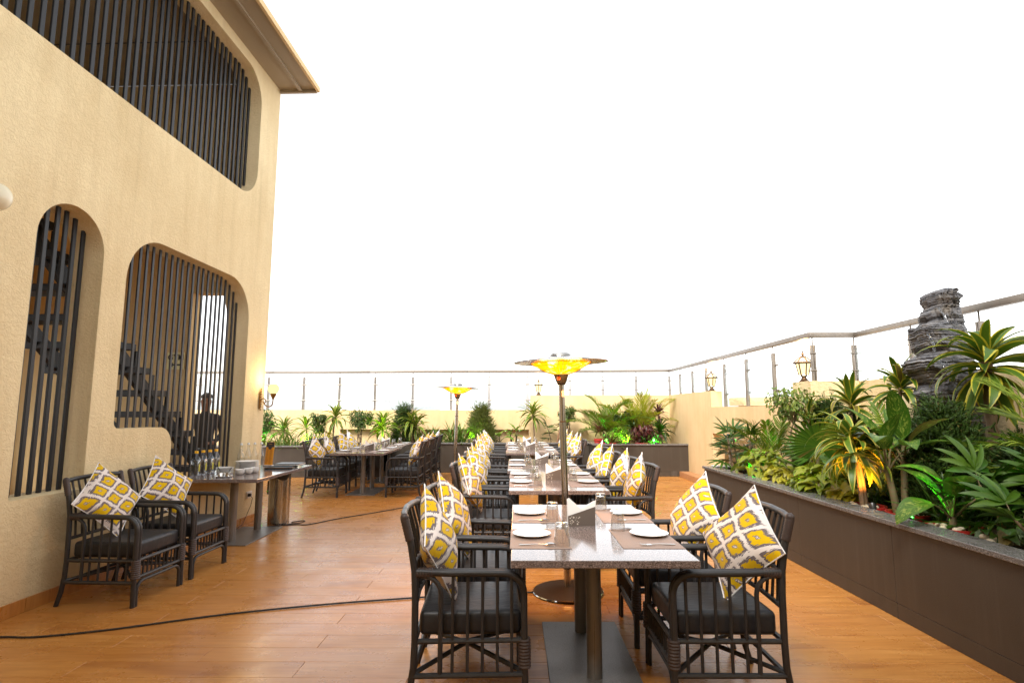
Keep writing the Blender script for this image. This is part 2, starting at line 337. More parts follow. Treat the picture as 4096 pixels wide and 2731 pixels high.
# ------------------------------------------------------------------ mesh builder
class MB:
    def __init__(s): s.v = []; s.f = []; s.uv = []
    def add(s, v, f, T=None, uv=None):
        o = len(s.v)
        s.v += [tuple(T @ Vector(p)) for p in v] if T is not None else [tuple(p) for p in v]
        s.f += [tuple(i+o for i in q) for q in f]
        s.uv += uv if uv else [None]*len(f)
        return s
    def box(s, x0, x1, y0, y1, z0, z1, T=None):
        v = [(x, y, z) for z in (z0, z1) for y in (y0, y1) for x in (x0, x1)]
        return s.add(v, [(0,2,3,1), (4,5,7,6), (0,1,5,4), (2,6,7,3), (0,4,6,2), (1,3,7,5)], T)
    def rbox(s, x0, x1, y0, y1, z0, z1, r=.01, seg=2, T=None):
        bm = bmesh.new(); bmesh.ops.create_cube(bm, size=1)
        for q in bm.verts: q.co = Vector(((x0+x1)/2+q.co.x*(x1-x0), (y0+y1)/2+q.co.y*(y1-y0), (z0+z1)/2+q.co.z*(z1-z0)))
        bmesh.ops.bevel(bm, geom=bm.edges[:], offset=r, segments=seg, affect='EDGES', profile=.5)
        bm.verts.index_update(); s.add([q.co[:] for q in bm.verts], [[q.index for q in f.verts] for f in bm.faces], T); bm.free(); return s
    def tube(s, pts, r, n=8, T=None, closed=False):
        P = [Vector(p) for p in pts]; k = len(P); rr = r if isinstance(r, (list, tuple)) else [r]*k
        v = []; f = []; nrm = None
        for i in range(k):
            if closed: t = (P[(i+1) % k]-P[i-1]).normalized()
            else: t = (P[min(i+1, k-1)]-P[max(i-1, 0)]).normalized()
            if nrm is None:
                a = Vector((0, 0, 1)) if abs(t.z) < .9 else Vector((1, 0, 0)); nrm = (a-t*a.dot(t)).normalized()
            else: nrm = (nrm-t*nrm.dot(t)).normalized()
            b = t.cross(nrm)
            for j in range(n):
                q = 2*math.pi*j/n; v.append(P[i]+(nrm*math.cos(q)+b*math.sin(q))*rr[i])
        for i in range(k if closed else k-1):
            i2 = (i+1) % k
            for j in range(n): f.append((i*n+j, i*n+(j+1) % n, i2*n+(j+1) % n, i2*n+j))
        if not closed: f += [tuple(range(n-1, -1, -1)), tuple((k-1)*n+j for j in range(n))]
        return s.add(v, f, T)
    def lathe(s, prof, n=24, c=(0,0,0), T=None):
        v = []; f = []
        for r, z in prof:
            for j in range(n): q = 2*math.pi*j/n; v.append((c[0]+r*math.cos(q), c[1]+r*math.sin(q), c[2]+z))
        for i in range(len(prof)-1):
            for j in range(n): f.append((i*n+j, i*n+(j+1) % n, (i+1)*n+(j+1) % n, (i+1)*n+j))
        if prof[0][0] > 1e-6: f.append(tuple(range(n-1, -1, -1)))
        if prof[-1][0] > 1e-6: f.append(tuple((len(prof)-1)*n+j for j in range(n)))
        return s.add(v, f, T)
    def mesh(s, name, m, smooth=True, ang=40):
        me = bpy.data.meshes.new(name); me.from_pydata(s.v, [], s.f)
        if any(u is not None for u in s.uv):
            ul = me.uv_layers.new(name='UVMap'); flat = []
            for q, u in zip(s.f, s.uv):
                for i in range(len(q)): flat += list(u[i]) if u else [.5, .5]
            ul.data.foreach_set('uv', flat)
        me.update()
        if smooth: me.shade_smooth(); me.set_sharp_from_angle(angle=R(ang))
        if m is not None: me.materials.append(M[m] if isinstance(m, str) else m)
        return me
    def build(s, name, m, parent=None, smooth=True, ang=40): return obj(name, s.mesh(name, m, smooth, ang), parent)
def obj(name, data, parent=None, loc=None, rot=None, scale=None):
    o = bpy.data.objects.new(name, data); COL.objects.link(o)
    if parent: o.parent = parent
    if loc is not None: o.location = loc
    if rot is not None: o.rotation_euler = rot
    if scale is not None: o.scale = scale
    return o
def tag(o, label=None, cat=None, group=None, kind=None):
    if label: o['label'] = label
    if cat: o['category'] = cat
    if group: o['group'] = group
    if kind: o['kind'] = kind
    return o
def thing(name, loc, label, cat, group=None, rz=0, rot=None):
    o = obj(name, None, None, loc, rot or (0, 0, rz)); o.empty_display_size = .1
    return tag(o, label, cat, group)
def copy_tree(o, parent=None):
    c = o.copy(); COL.objects.link(c); c.parent = parent
    for ch in o.children: copy_tree(ch, c)
    return c
def arc(c, r, a0, a1, n, ax='xz', other=0.):
    out = []
    for i in range(n+1):
        a = R(a0+(a1-a0)*i/n); p, q = c[0]+r*math.cos(a), c[1]+r*math.sin(a)
        out.append((p, other, q) if ax == 'xz' else (other, p, q) if ax == 'yz' else (p, q, other))
    return out
def Tm(loc=(0,0,0), rot=(0,0,0), sc=(1,1,1)): return Matrix.LocRotScale(Vector(loc), Euler(rot), Vector(sc))

# ================================================================== STRUCTURE
# ---- unseen block added behind the viewpoint to keep the near end in soft shade
rb = thing('shade_block', (.5, -1.9, 0), 'unseen plastered block added behind the viewpoint to shade the near end', 'building')
MB().box(-9.5, 6.5, -.4, 0, -.3, 5.2).build('wall', 'plaster', rb, False); MB().box(-9.8, 6.8, -.5, 1.2, 5.201, 5.4).build('shade_overhang', 'soffit', rb, False)
MB().box(-1.2, 1.4, .002, .05, 0, 2.3).build('door', 'slat', rb, False)
# ---- far surroundings below the roof terrace
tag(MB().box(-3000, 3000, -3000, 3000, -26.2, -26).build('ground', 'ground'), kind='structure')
# ---- terrace slab and wood look planks (0.2 x 1.3 m, half bond)
floor = MB().box(-9.5, 6.2, -1.6, 15.6, -.35, -.012).build('floor', 'grout'); tag(floor, kind='structure')
PW, PL, G = .2, 1.3, .0016
pm = MB().rbox(G/2, PL-G/2, G/2, PW-G/2, -.011, 0, .0015, 1).mesh('plank', 'plank', False)
cells = []
for r in range(0, 79):
    y = -.07+r*PW-0.0
    if y > 14.9: break
    x = -1.9-.65*(r % 2)-6*PL
    while x < 4.2:
        cells.append((x, y)); x += PL
def seen(c):   # how large a plank shows from the camera, 0 if it is outside the view or under a planter
    x, y = c[0]+PL/2, c[1]+PW/2
    if y < 2.6 or x > 2.75+.9 and y < 13 or x > 4 or x < -3.7-(y > 8.2)*4: return 0
    if abs(x)-PL/2 > y*.93: return 0
    return 1/(y*y)
cells.sort(key=seen, reverse=True)
rest = MB()
for i, (x, y) in enumerate(cells):
    if i < 300: obj('plank', pm, floor, (x, y, 0))
    else: rest.add([v.co[:] for v in pm.vertices], [tuple(p.vertices) for p in pm.polygons], Matrix.Translation((x, y, 0)))
tag(rest.build('plank_field', 'plank', floor, False), kind='stuff')

# ---- building on the left: wall plane through (-3.56, 7.95), local +x outwards, local -y towards the camera
BROT = math.atan2(-.0267, 1.0)
bld = thing('restaurant_building', (-3.56, 7.95, 0), 'tall sand plastered building with slatted rounded openings on the left', 'building', rz=BROT)
def poly_wall(mb, outer, holes, x0, x1):
    """wall slab in the local y-z plane between x0 and x1 with holes"""
    loops = [[Vector((y, z, 0)) for y, z in q] for q in [outer]+holes]
    flat = [p for q in loops for p in q]; tris = tessellate_polygon(loops); n = len(flat)
    v = [(x1, p.x, p.y) for p in flat]+[(x0, p.x, p.y) for p in flat]; f = []
    for a, b, c in tris:
        A, B, Cc = flat[a], flat[b], flat[c]
        if (B-A).cross(Cc-A).z < 0: b, c = c, b
        f += [(a, b, c), (a+n, c+n, b+n)]
    o = 0
    for li, q in enumerate(loops):
        k = len(q); area = sum(q[i].x*q[(i+1) % k].y-q[(i+1) % k].x*q[i].y for i in range(k))
        for i in range(k):
            a, b = o+i, o+(i+1) % k
            if (area > 0) == (li == 0): f.append((a, a+n, b+n, b))
            else: f.append((b, b+n, a+n, a))
        o += k
    mb.add(v, f)
def rounded(pts):
    """pts: (y, z, radius) -> outline with rounded corners"""
    out = []; k = len(pts)
    for i in range(k):
        p = Vector(pts[i][:2]); r = pts[i][2]; a = Vector(pts[i-1][:2]); b = Vector(pts[(i+1) % k][:2])
        if r <= 0: out.append(tuple(p)); continue
        u, w_ = (a-p).normalized(), (b-p).normalized(); th = u.angle(w_); d = r/math.tan(th/2)
        s, e = p+u*d, p+w_*d; c = p+(u+w_).normalized()*(r/math.sin(th/2))
        a0 = math.atan2(s.y-c.y, s.x-c.x); a1 = math.atan2(e.y-c.y, e.x-c.x); da = (a1-a0+math.pi) % (2*math.pi)-math.pi
        for j in range(11): q = a0+da*j/10; out.append((c.x+r*math.cos(q), c.y+r*math.sin(q)))
    return out
# local y is -s where s is the distance from the far corner
up = rounded([(-6.6, 4.36, .35), (-.545, 4.36, .42), (-.545, 6.155, .42), (-6.6, 6.155, .35)])
lf = rounded([(-3.825, .83, .02), (-3.145, .83, .02), (-3.145, 3.172, .338), (-3.825, 3.172, .338)])
rt = rounded([(-2.855, 1.315, .07), (-2.01, 1.315, .20), (-2.01, .715, .05), (-.56, .715, .05), (-.56, 3.18, .50), (-2.855, 3.18, .48)])
WT = .30
wm = MB(); poly_wall(wm, [(-10, 0), (0, 0), (0, 6.318), (-10, 6.318)], [up, lf, rt], -WT, 0)
wall = wm.build('wall', 'plaster', bld, True, 30)
# far end wall of the stair hall with a doorway
em = MB(); em.box(-1.0, -WT-.002, -.22, -.001, 3.14, 6.29); em.box(-.42, -WT-.002, -.22, -.001, 0, 3.14); em.box(-3.6, -1.0, -.22, -.001, 0, 6.29)
em.build('end_wall', 'inner', bld)
for z0, z1 in ((0, 1.3), (2.5, 6.29)): MB().box(-3.8, -3.6, -10, -.222, z0, z1).build('inner_wall', 'inner', bld)  # unseen gap between the two walls added to let daylight into the hall
for yy in (-.622, -4.2, -8.0): MB().box(-3.8, -3.6, yy-.2, yy+.2, 1.301, 2.499).build('inner_pier', 'inner', bld)
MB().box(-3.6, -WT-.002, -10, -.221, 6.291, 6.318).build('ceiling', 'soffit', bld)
MB().box(-3.6, -.9, -10, -.221, 3.72, 3.86).build('upper_floor', 'inner', bld)
for k in range(9): MB().box(-3.55, -WT-.01, -9.2+k*1.0, -9.19+k*1.0, 6.278, 6.2905).build('ceiling_joint', 'grille', bld)
# slats
def span(poly, y):
    zs = []
    for i in range(len(poly)):
        a, b = poly[i-1], poly[i]
        if (a[0]-y)*(b[0]-y) < 0: zs.append(a[1]+(b[1]-a[1])*(y-a[0])/(b[0]-a[0]))
    return (min(zs), max(zs)) if len(zs) >= 2 else None
def slats(poly, ys, x, wy=.021, wx=.011):
    for y in ys:
        s = span(poly, y)
        if not s: continue
        z0, z1 = s
        me = MB().rbox(-wx, wx, -wy, wy, z0+.004, z1-.004, .003, 1).mesh('slat', 'slat', False)
        obj('slat', me, bld, (x+rng.uniform(-.002, .002), y+rng.uniform(-.004, .004), 0), (rng.uniform(-.0015, .0015), 0, 0))
slats(up, [-.62-.1035*i for i in range(46)], -.145)
slats(lf, [-3.69, -3.595, -3.5, -3.41, -3.32, -3.225], -.145, .019, .011)
slats(rt, [-.62-.099*i for i in range(22)], -.145, .0165, .008)
# skirting tiles
for k in range(17):
    y1 = -.004-k*.6
    MB().rbox(.001, .013, y1-.596, y1, 0, .10, .002, 1).build('skirting_tile', 'skirting', bld, False)
# eave: soffit slab, edge beam, rib, drip edge
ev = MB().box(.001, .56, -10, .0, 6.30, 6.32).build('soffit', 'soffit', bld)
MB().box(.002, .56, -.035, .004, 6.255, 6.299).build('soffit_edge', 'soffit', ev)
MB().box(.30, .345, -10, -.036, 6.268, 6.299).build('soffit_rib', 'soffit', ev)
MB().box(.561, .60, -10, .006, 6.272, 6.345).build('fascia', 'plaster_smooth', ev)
# black steel stair inside
st = tag(obj('steel_staircase', None, None, (-3.56, 7.95, 0), (0, 0, BROT)), 'black open riser steel staircase inside the left building', 'staircase')
x0, x1 = -1.42, -.42
for k in range(-3, 10):
    y = 6.74-7.95-.285*k; z = 1.476+.236*k
    MB().rbox(x0, x1, y-.27, y, z-.07, z, .004, 1).build('tread', 'stair', st, False)
    if k < 9:
        for xx in (x0, x1-.03): MB().box(xx, xx+.034, y-.285, y-.25, z+.001, z+.165).build('riser_bracket', 'stair', st, False)
for xx in (x0+.10, x1-.16):
    p0, p1 = Vector((xx, -.36, .60)), Vector((xx, -3.80, 3.45))
    d = (p1-p0).normalized(); u = Vector((0, -d.z, d.y)); u = -u if u.z < 0 else u
    q = [p0-u*.075, p1-u*.075, p1+u*.075, p0+u*.075]
    MB().add([tuple(a) for a in q]+[tuple(a+Vector((.05, 0, 0))) for a in q], [(0,1,2,3), (7,6,5,4), (0,4,5,1), (1,5,6,2), (2,6,7,3), (3,7,4,0)]).build('stringer', 'stair', st, False)

# ---- parapet walls at the back (turned slightly: nearer on the right)
def yb(x): return 14.68-.05*x
BR = math.atan(-.05)
def back_box(mb, xa, xb, d0, d1, z0, z1):
    """box along the back wall line; d is the distance behind the wall face"""
    v = []
    for z in (z0, z1):
        for x, d in ((xa, d0), (xb, d0), (xb, d1), (xa, d1)): v.append((x, yb(x)+d, z))
    mb.add(v, [(3,2,1,0), (4,5,6,7), (0,1,5,4), (1,2,6,5), (2,3,7,6), (3,0,4,7)])
bw = MB(); back_box(bw, -9.2, .40, 0, .28, 1.0, 1.505)
for xa, xb in ((-9.2, -8.6), (-6.02, -4.62), (-3.62, -2.46), (.36, .40)): back_box(bw, xa, xb, 0, .28, -.01, .999)
back_box(bw, -8.6, .36, .17, .28, -.01, .999)
tag(bw.build('parapet_wall', 'plaster_smooth', None, False), 'low cream parapet wall with recessed panels behind the long back planters', 'wall')
bw2 = MB(); back_box(bw2, .402, 4.2, 0, .28, -.01, 1.885)
tag(bw2.build('parapet_wall', 'plaster_smooth', None, False), 'taller cream parapet wall behind the corner planter with palms', 'wall')
yc = yb(3.97)
rw = MB(); rw.box(3.97, 4.2, 11.4, yc-.004, -.01, 1.885)
rw.box(3.97, 4.2, 8.1, 11.398, 1.035, 1.56); rw.box(3.972, 4.2, 8.1, 8.9, -.01, 1.033); rw.box(3.972, 4.2, 8.9, 11.398, -.01, .10)
tag(rw.build('parapet_wall', 'plaster_smooth', None, False), 'cream side wall with a low opening and dropped sill beside the palm corner', 'wall')
rw = MB(); rw.box(4.0, 4.25, 7.6, 8.098, -.01, 1.885); rw.box(4.251, 4.66, 7.6, 7.85, -.01, 1.885); rw.box(4.661, 4.9, -1.4, 7.85, -.01, 1.885)
tag(rw.build('parapet_wall', 'plaster', None, False), 'rough plastered wall behind the rock waterfall and right hand planter', 'wall')
# tiled step along the side wall
stp = tag(obj('wall_step', None, None, (0, 0, 0)), 'terracotta tiled step at the foot of the cream side wall', 'step')
MB().box(3.752, 3.968, 8.45, 12.99, 0, .108).build('step_core', 'grout', stp, False)
for k in range(17):
    MB().rbox(3.742, 3.968, 12.99-.267*(k+1)+.003, 12.99-.267*k, .109, .12, .002, 1).build('tile', 'tile_red', stp, False)
    MB().rbox(3.738, 3.751, 12.99-.267*(k+1)+.003, 12.99-.267*k, .001, .1085, .002, 1).build('tile', 'tile_red', stp, False)

# ---- planters: clad box with granite coping and soil
def planter(name, x0, x1, y0, y1, h, label, cop=.2, faces='sw', back=True, yb1=None, yskew=0):
    t = thing(name, ((x0+x1)/2, y0, 0), label, 'planter', 'stone clad planters'); ox, oy = (x0+x1)/2, y0
    a = MB(); ct = .035
    a.box(x0-ox+.012, x1-ox, y0-oy+.012, y1-oy, 0, h-ct-.1); a.build('core', 'soil', t, False)
    if 's' in faces:   # cladding slabs on the front
        n = max(1, round((x1-x0)/1.2)); w_ = (x1-x0)/n
        for i in range(n):
            MB().rbox(x0-ox+i*w_+.0015, x0-ox+(i+1)*w_-.0015, 0, .011, .112, h-ct-.001, .0015, 1).build('cladding_slab', 'cladding', t, False)
            MB().rbox(x0-ox+i*w_+.0015, x0-ox+(i+1)*w_-.0015, .0015, .012, .001, .1095, .0015, 1).build('plinth_slab', 'cladding', t, False)
        MB().rbox(x0-ox-.03, x1-ox, -.03, cop-.03, h-ct, h, .004, 2).build('coping', 'granite_dark', t, False)
    if 'w' in faces or 'e' in faces:
        n = max(1, round((y1-y0)/1.3)); w_ = (y1-y0)/n
        for sd_ in [c for c in faces if c in 'we']:
            for i in range(n):
                xa, xb = (x0-ox, x0-ox+.011) if sd_ == 'w' else (x1-ox-.011, x1-ox)
                MB().rbox(xa, xb, .013+i*w_, .013+(i+1)*w_-.003-(.013 if i == n-1 else 0), .112, h-ct-.001, .0015, 1).build('cladding_slab', 'cladding', t, False)
                MB().rbox(xa+.0015, xb+.0015, .013+i*w_, .013+(i+1)*w_-.003-(.013 if i == n-1 else 0), .001, .1095, .0015, 1).build('plinth_slab', 'cladding', t, False)
            if sd_ == 'w': MB().rbox(x0-ox-.03, x0-ox+cop-.03, cop-.028 if 's' in faces else 0, y1-oy, h-ct, h, .004, 2).build('coping', 'granite_dark', t, False)
            else: MB().rbox(x1-ox-cop+.03, x1-ox+.03, cop-.028 if 's' in faces else 0, y1-oy, h-ct, h, .004, 2).build('coping', 'granite_dark', t, False)
    sm = MB(); nx = int((x1-x0)/.12); ny = int((y1-y0)/.12)
    for j in range(ny+1):
        for i in range(nx+1):
            px, py = .02+(x1-x0-.03)*i/nx, .02+(y1-y0-.03)*j/ny
            sm.v.append((x0-ox+px, py, h-.10+.03*noise.noise(Vector((px*5, py*5, x0)))))
    for j in range(ny):
        for i in range(nx): q = j*(nx+1)+i; sm.f.append((q, q+1, q+nx+2, q+nx+1)); sm.uv.append(None)
    tag(sm.build('soil', 'soil', t), kind='stuff')
    return t
planter('planter', -9.2, -3.0, 12.82, 14.65, .70, 'long brown stone planter at the back behind the left row of tables', faces='se')
planter('planter', -2.998, 1.80, 13.78, 14.52, .715, 'brown stone planter under the recessed back wall behind the centre row', faces='s')
planter('planter', 1.802, 3.966, 13.02, 14.45, .73, 'brown stone corner planter holding palms and red leaved plants', faces='sw')
bp = planter('planter', 2.75, 4.655, -1.2, 8.30, .69, 'long dark stone planter running along the right with the rock waterfall', faces='w')
MB().rbox(-.9325+.182, .94-.69, 9.33, 9.53, .655, .69, .004, 2).build('coping', 'granite_dark', bp, False)
MB().rbox(-.9525, .3, 9.489, 9.50, .001, .654, .0015, 1).build('cladding_slab', 'cladding', bp)
for k in range(4): MB().box(.0, .012, -.004, 0, .01, .12).build('drain_bar', 'grille', None).location = (3.57+.03*k, 13.017, 0)
for o in [o for o in bpy.data.objects if o.name.startswith('drain_bar')]: o.parent = [q for q in bpy.data.objects if q.name.startswith('planter') and 'corner' in q.get('label', '')][0]; o.location = o.location-o.parent.location

# ---- glass balustrades
post_me = MB(); post_me.rbox(-.029, -.006, -.025, .025, 0, .86, .003, 1); post_me.rbox(.006, .029, -.025, .025, 0, .86, .003, 1)
for z in (.25, .66): post_me.tube([(-.085, -.02, z), (.085, -.02, z)], .016, 8)
post_me = post_me.mesh('post', 'rail_steel')
pin_me = MB().tube([(0, 0, .82), (0, 0, 1.0)], .009, 8).mesh('pin', 'rail_steel')
def railing(pts, ztop, zb, posts, label):
    """pts polyline (x, y); posts: list of (x, y, angle, zbase)"""
    t = thing('glass_railing', (pts[0][0], pts[0][1], zb), label, 'railing', 'glass balustrades'); O = Vector((pts[0][0], pts[0][1], zb))
    for (ax, ay), (bx, by) in zip(pts, pts[1:]):
        d = Vector((bx-ax, by-ay, 0)); L_ = d.length; a = math.atan2(d.y, d.x)
        k = max(1, round(L_/2.9)); 
        for i in range(k):
            MB().rbox(L_*i/k+(.001 if i else -.03), L_*(i+1)/k-.001+(.03 if i == k-1 else 0), -.04, .04, -.036, .036, .006, 2).build('handrail', 'rail_steel', t).matrix_local = Matrix.Translation(Vector((ax, ay, ztop))-O) @ Matrix.Rotation(a, 4, 'Z')
    for x, y, a, z0 in posts:
        p = obj('post', post_me, t, Vector((x, y, z0))-O, (0, 0, a), (1, 1, (ztop-.14-z0)/.86))
        q = MB().tube([(0, 0, ztop-.15-z0), (0, 0, ztop-z0)], .009, 8).build('pin', 'rail_steel', t); q.location = p.location
    for (p, q) in zip(posts, posts[1:]):
        a = Vector((p[0], p[1], 0)); b = Vector((q[0], q[1], 0)); d = b-a
        if d.length > 1.5: continue
        zz = max(p[3], q[3]); ang = math.atan2(d.y, d.x)
        gp = MB().rbox(.05, d.length-.05, -.018, -.008, .03, ztop-.20-zz, .002, 1).build('glass_panel', 'pane', t); gp.matrix_local = Matrix.Translation(Vector((a.x, a.y, zz))-O) @ Matrix.Rotation(ang, 4, 'Z')
        MB().box(.05, d.length-.05, -.0175, -.0085, ztop-.1995-zz, ztop-.194-zz).build('glass_edge', 'glass_edge', gp, False)
def bp_(x, z): return (x, yb(x)+.14, BR, z)
railing([(-9.2, yb(-9.2)+.14), (4.03, yb(4.03)+.14)], 2.52, 1.505, [bp_(x, 1.505) for x in (-8.6, -7.65, -6.68, -5.70, -4.72, -3.75, -2.73, -1.70, -.68)]+[bp_(.33, 1.505)]+[bp_(x, 1.885) for x in (1.44, 2.30, 3.17, 4.03)], 'long back glass railing with thin steel posts above the parapet')
H_ = R(90)
railing([(4.04, 14.58), (4.08, 7.68)], 2.52, 1.885, [(4.055, 13.75, H_, 1.885), (4.06, 12.8, H_, 1.885), (4.065, 11.9, H_, 1.885), (4.07, 10.87, H_, 1.56), (4.07, 9.83, H_, 1.56), (4.075, 8.8, H_, 1.56)], 'side glass railing above the wall with the low opening')
railing([(4.08, 7.68), (4.70, 7.68), (4.72, -1.2)], 2.52, 1.885, [(4.11, 7.69, 0, 1.885), (4.68, 7.69, 0, 1.885), (4.71, 6.61, H_, 1.885), (4.715, 5.63, H_, 1.885), (4.72, 4.62, H_, 1.885), (4.72, 3.62, H_, 1.885), (4.72, 2.62, H_, 1.885), (4.72, 1.62, H_, 1.885)], 'nearest glass railing rising behind the rock waterfall on the right')
# glass guard in the low opening of the side wall
t = thing('glass_guard', (4.16, 10.1, .10), 'small glass guard with steel post inside the low wall opening', 'railing')
for y in (11.0, 10.0, 9.0): obj('post', post_me, t, (0, y-10.1, 0), (0, 0, H_), (1, 1, 1.04))
MB().rbox(-.006, .006, -1.05, -.05+1.0, .05, .86, .002, 1).build('glass_panel', 'pane', t)
tag(MB().box(4.62, 4.85, 7.9, 13.5, -.01, 1.2).build('outer_ledge', 'plaster_smooth', None, False), 'pale ledge wall seen through the low opening', 'wall')
# neighbouring roof seen beyond the side wall
t = thing('neighbour_parapet', (7.4, 15.5, -3), 'pale moulded parapet of the neighbouring roof beyond the side railing', 'building')
for z0, z1, e in ((0, 4.35, 0), (4.35, 4.5, .12), (4.5, 4.62, .05), (4.62, 4.85, .22)): MB().rbox(-1.1-e, 1.1+e, -.3-e, .3+e, z0, z1-.002, .03, 2).build('moulding' if z0 else 'wall', 'plaster_smooth', t)
# pale town far off
trng = random.Random(3)
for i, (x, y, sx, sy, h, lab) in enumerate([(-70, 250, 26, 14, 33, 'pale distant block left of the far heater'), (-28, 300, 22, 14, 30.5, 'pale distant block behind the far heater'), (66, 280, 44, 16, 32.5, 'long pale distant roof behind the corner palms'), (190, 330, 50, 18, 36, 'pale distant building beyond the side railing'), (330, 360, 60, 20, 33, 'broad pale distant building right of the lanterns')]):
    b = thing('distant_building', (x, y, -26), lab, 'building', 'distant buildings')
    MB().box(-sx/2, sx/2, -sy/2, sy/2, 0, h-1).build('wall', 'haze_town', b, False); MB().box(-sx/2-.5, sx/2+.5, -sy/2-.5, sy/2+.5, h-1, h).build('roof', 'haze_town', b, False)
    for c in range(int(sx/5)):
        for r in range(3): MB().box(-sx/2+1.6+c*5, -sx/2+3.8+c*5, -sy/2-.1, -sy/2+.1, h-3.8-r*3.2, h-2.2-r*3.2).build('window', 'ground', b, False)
# ================================================================== FURNITURE
# ---- armchair prototype: faces +x, origin on the floor under the seat
HW = .285
def make_chair():
    t = obj('cane_armchair', None)
    c = lambda: MB()
    c().rbox(-.245, .275, -HW+.028, HW-.028, .352, .472, .028, 4).build('seat_cushion', 'seat', t, ang=70)
    for s in (-1, 1):
        y = s*HW
        pts = [(-.315, y, 0), (-.285, y, .10), (-.266, y, .22), (-.262, y, .34), (-.264, y, .56), (-.270, y, .68), (-.290, y, .80), (-.325, y, .935)]
        c().tube(pts, [.016]+[.0175]*6+[.018], 10).build('back_leg', 'cane', t)
        for dy, r in ((0, .0175), (-s*.033, .0155)):
            p = [(.292, y+dy, 0 if dy == 0 else .21), (.288, y+dy, .20 if dy == 0 else .25), (.285, y+dy, .42), (.285, y+dy, .56)]
            p += arc((.185, .56), .10, 0, 90, 6, 'xz', y+dy)[1:] + [(.05, y+dy, .663), (-.10, y+dy, .664), (-.262, y+dy*.6, .672)]
            c().tube(p, r, 10).build('arm', 'cane', t)
        p = [(-.225, y, .652)]+arc((-.225, .562), .09, 90, 0, 5, 'xz', y)+[(-.135, y, .40), (-.135, y, .178)]
        c().tube(p, .0125, 8).build('arm_brace', 'cane', t)
        for x in (-.075, 0, .075, .15, .222):
            c().tube([(x, y, .178), (x, y, .650)], .0085, 7).build('spindle', 'cane', t)
        c().tube([(-.264, y*.985, .338), (.286, y*.985, .338)], .014, 8).build('seat_rail', 'cane', t)
        c().tube([(-.272, y, .178), (.288, y, .178)], .0145, 8).build('side_rail', 'cane', t)
        # ridged cane bindings
        def wrap(p0, p1, r, n):
            p0, p1 = Vector(p0), Vector(p1); k = n*2+1
            c().tube([p0.lerp(p1, i/(k-1)) for i in range(k)], [r*(1.0 if i % 2 else .90) for i in range(k)], 10).build('binding', 'binding', t)
        wrap((.288, y-s*.012, .205), (.286, y-s*.012, .345), .0335, 9)
        wrap((-.3245, y, .93), (-.296, y, .825), .0235, 7)
        wrap((-.262, y-s*.008, .664), (-.175, y-s*.010, .665), .0285, 6)
        c().lathe([(0, .022), (.012, .020), (.021, .010), (.023, 0), (.021, -.016), (.0, -.018)], 10, (-.3255, y, .94)).build('post_cap', 'binding', t)
    c().tube([(-.325, -HW, .935), (-.345, -HW*.6, .942), (-.357, 0, .945), (-.345, HW*.6, .942), (-.325, HW, .935)], .0175, 10).build('top_rail', 'cane', t)
    c().tube([(-.268, -HW, .665), (-.290, -HW*.5, .665), (-.298, 0, .665), (-.290, HW*.5, .665), (-.268, HW, .665)], .0135, 8).build('back_rail', 'cane', t)
    c().tube([(-.264, -HW, .50), (-.278, 0, .50), (-.264, HW, .50)], .013, 8).build('back_rail', 'cane', t)
    for i in range(7):
        y = -HW+.0713*(i+1); b = 1-(y/HW)**2
        c().tube([(-.264-.014*b, y, .50), (-.268-.030*b, y, .665), (-.290-.03*b, y, .81), (-.325-.032*b, y, .94)], .0085, 7).build('back_slat', 'cane', t)
    c().tube([(.286, -HW, .338), (.286, HW, .338)], .014, 8).build('front_rail', 'cane', t)
    c().tube([(.288, -HW, .212), (.288, HW, .212)], .014, 8).build('front_rail', 'cane', t)
    p = [(.290, -HW+.034, 0), (.289, -HW+.034, .11)]+[(.289, -a[1], a[2]) for a in []]
    p = [(.292, -HW+.032, 0), (.290, -HW+.032, .115)]+[(.290, -HW+.032+.065*(1-math.cos(R(a))), .115+.065*math.sin(R(a))) for a in (22, 45, 67, 90)]
    p = p+[(q[0], -q[1], q[2]) for q in reversed(p)]
    c().tube(p, .0135, 8).build('front_bracket', 'cane', t)
    for i in range(11):
        y = -HW+.0475*(i+1); c().tube([(.287, y, .212), (.287, y, .338)], .0078, 6).build('front_spindle', 'cane', t)
    c().tube([(-.263, -HW, .338), (-.263, HW, .338)], .014, 8).build('rear_rail', 'cane', t)
    c().tube([(-.272, -HW, .178), (-.272, HW, .178)], .0135, 8).build('rear_rail', 'cane', t)
    for s in (-1, 1):
        c().tube([(-.266, -s*HW, .19), (0, 0, .225+s*.008), (.284, s*HW, .19)], .0125, 8).build('cross_brace', 'cane', t)
    return t
chair0 = make_chair(); first = [True]
# ---- scatter cushion
def pillow_mesh(seed):
    n = 18; v = []; f = []; S = .232; pr = random.Random(seed); ph = [pr.uniform(0, 6) for _ in range(4)]
    for side in (1, -1):
        for j in range(n+1):
            for i in range(n+1):
                a, b = -1+2*i/n, -1+2*j/n
                th = .084*max(0, (1-abs(a)**2.2)*(1-abs(b)**2.2))**.52
                px = a*(1-.075*(1-b*b)); py = b*(1-.075*(1-a*a))
                wv = 1+.16*math.sin(3*a+ph[0])*math.cos(2.4*b+ph[1])+.06*math.sin(7*a+5*b+ph[2])
                v.append((px*S, py*S, side*th*wv+.012*math.sin(2.6*a+ph[2])*math.sin(3*b+ph[3])))
    N = (n+1)**2
    for j in range(n):
        for i in range(n):
            q = j*(n+1)+i; f.append((q, q+1, q+n+2, q+n+1)); f.append((N+q, N+q+n+1, N+q+n+2, N+q+1))
    m = MB(); m.add(v, f); return m.mesh('cushion_cover', 'ikat', ang=75)
pill = [pillow_mesh(i) for i in range(5)]
pipe = MB()
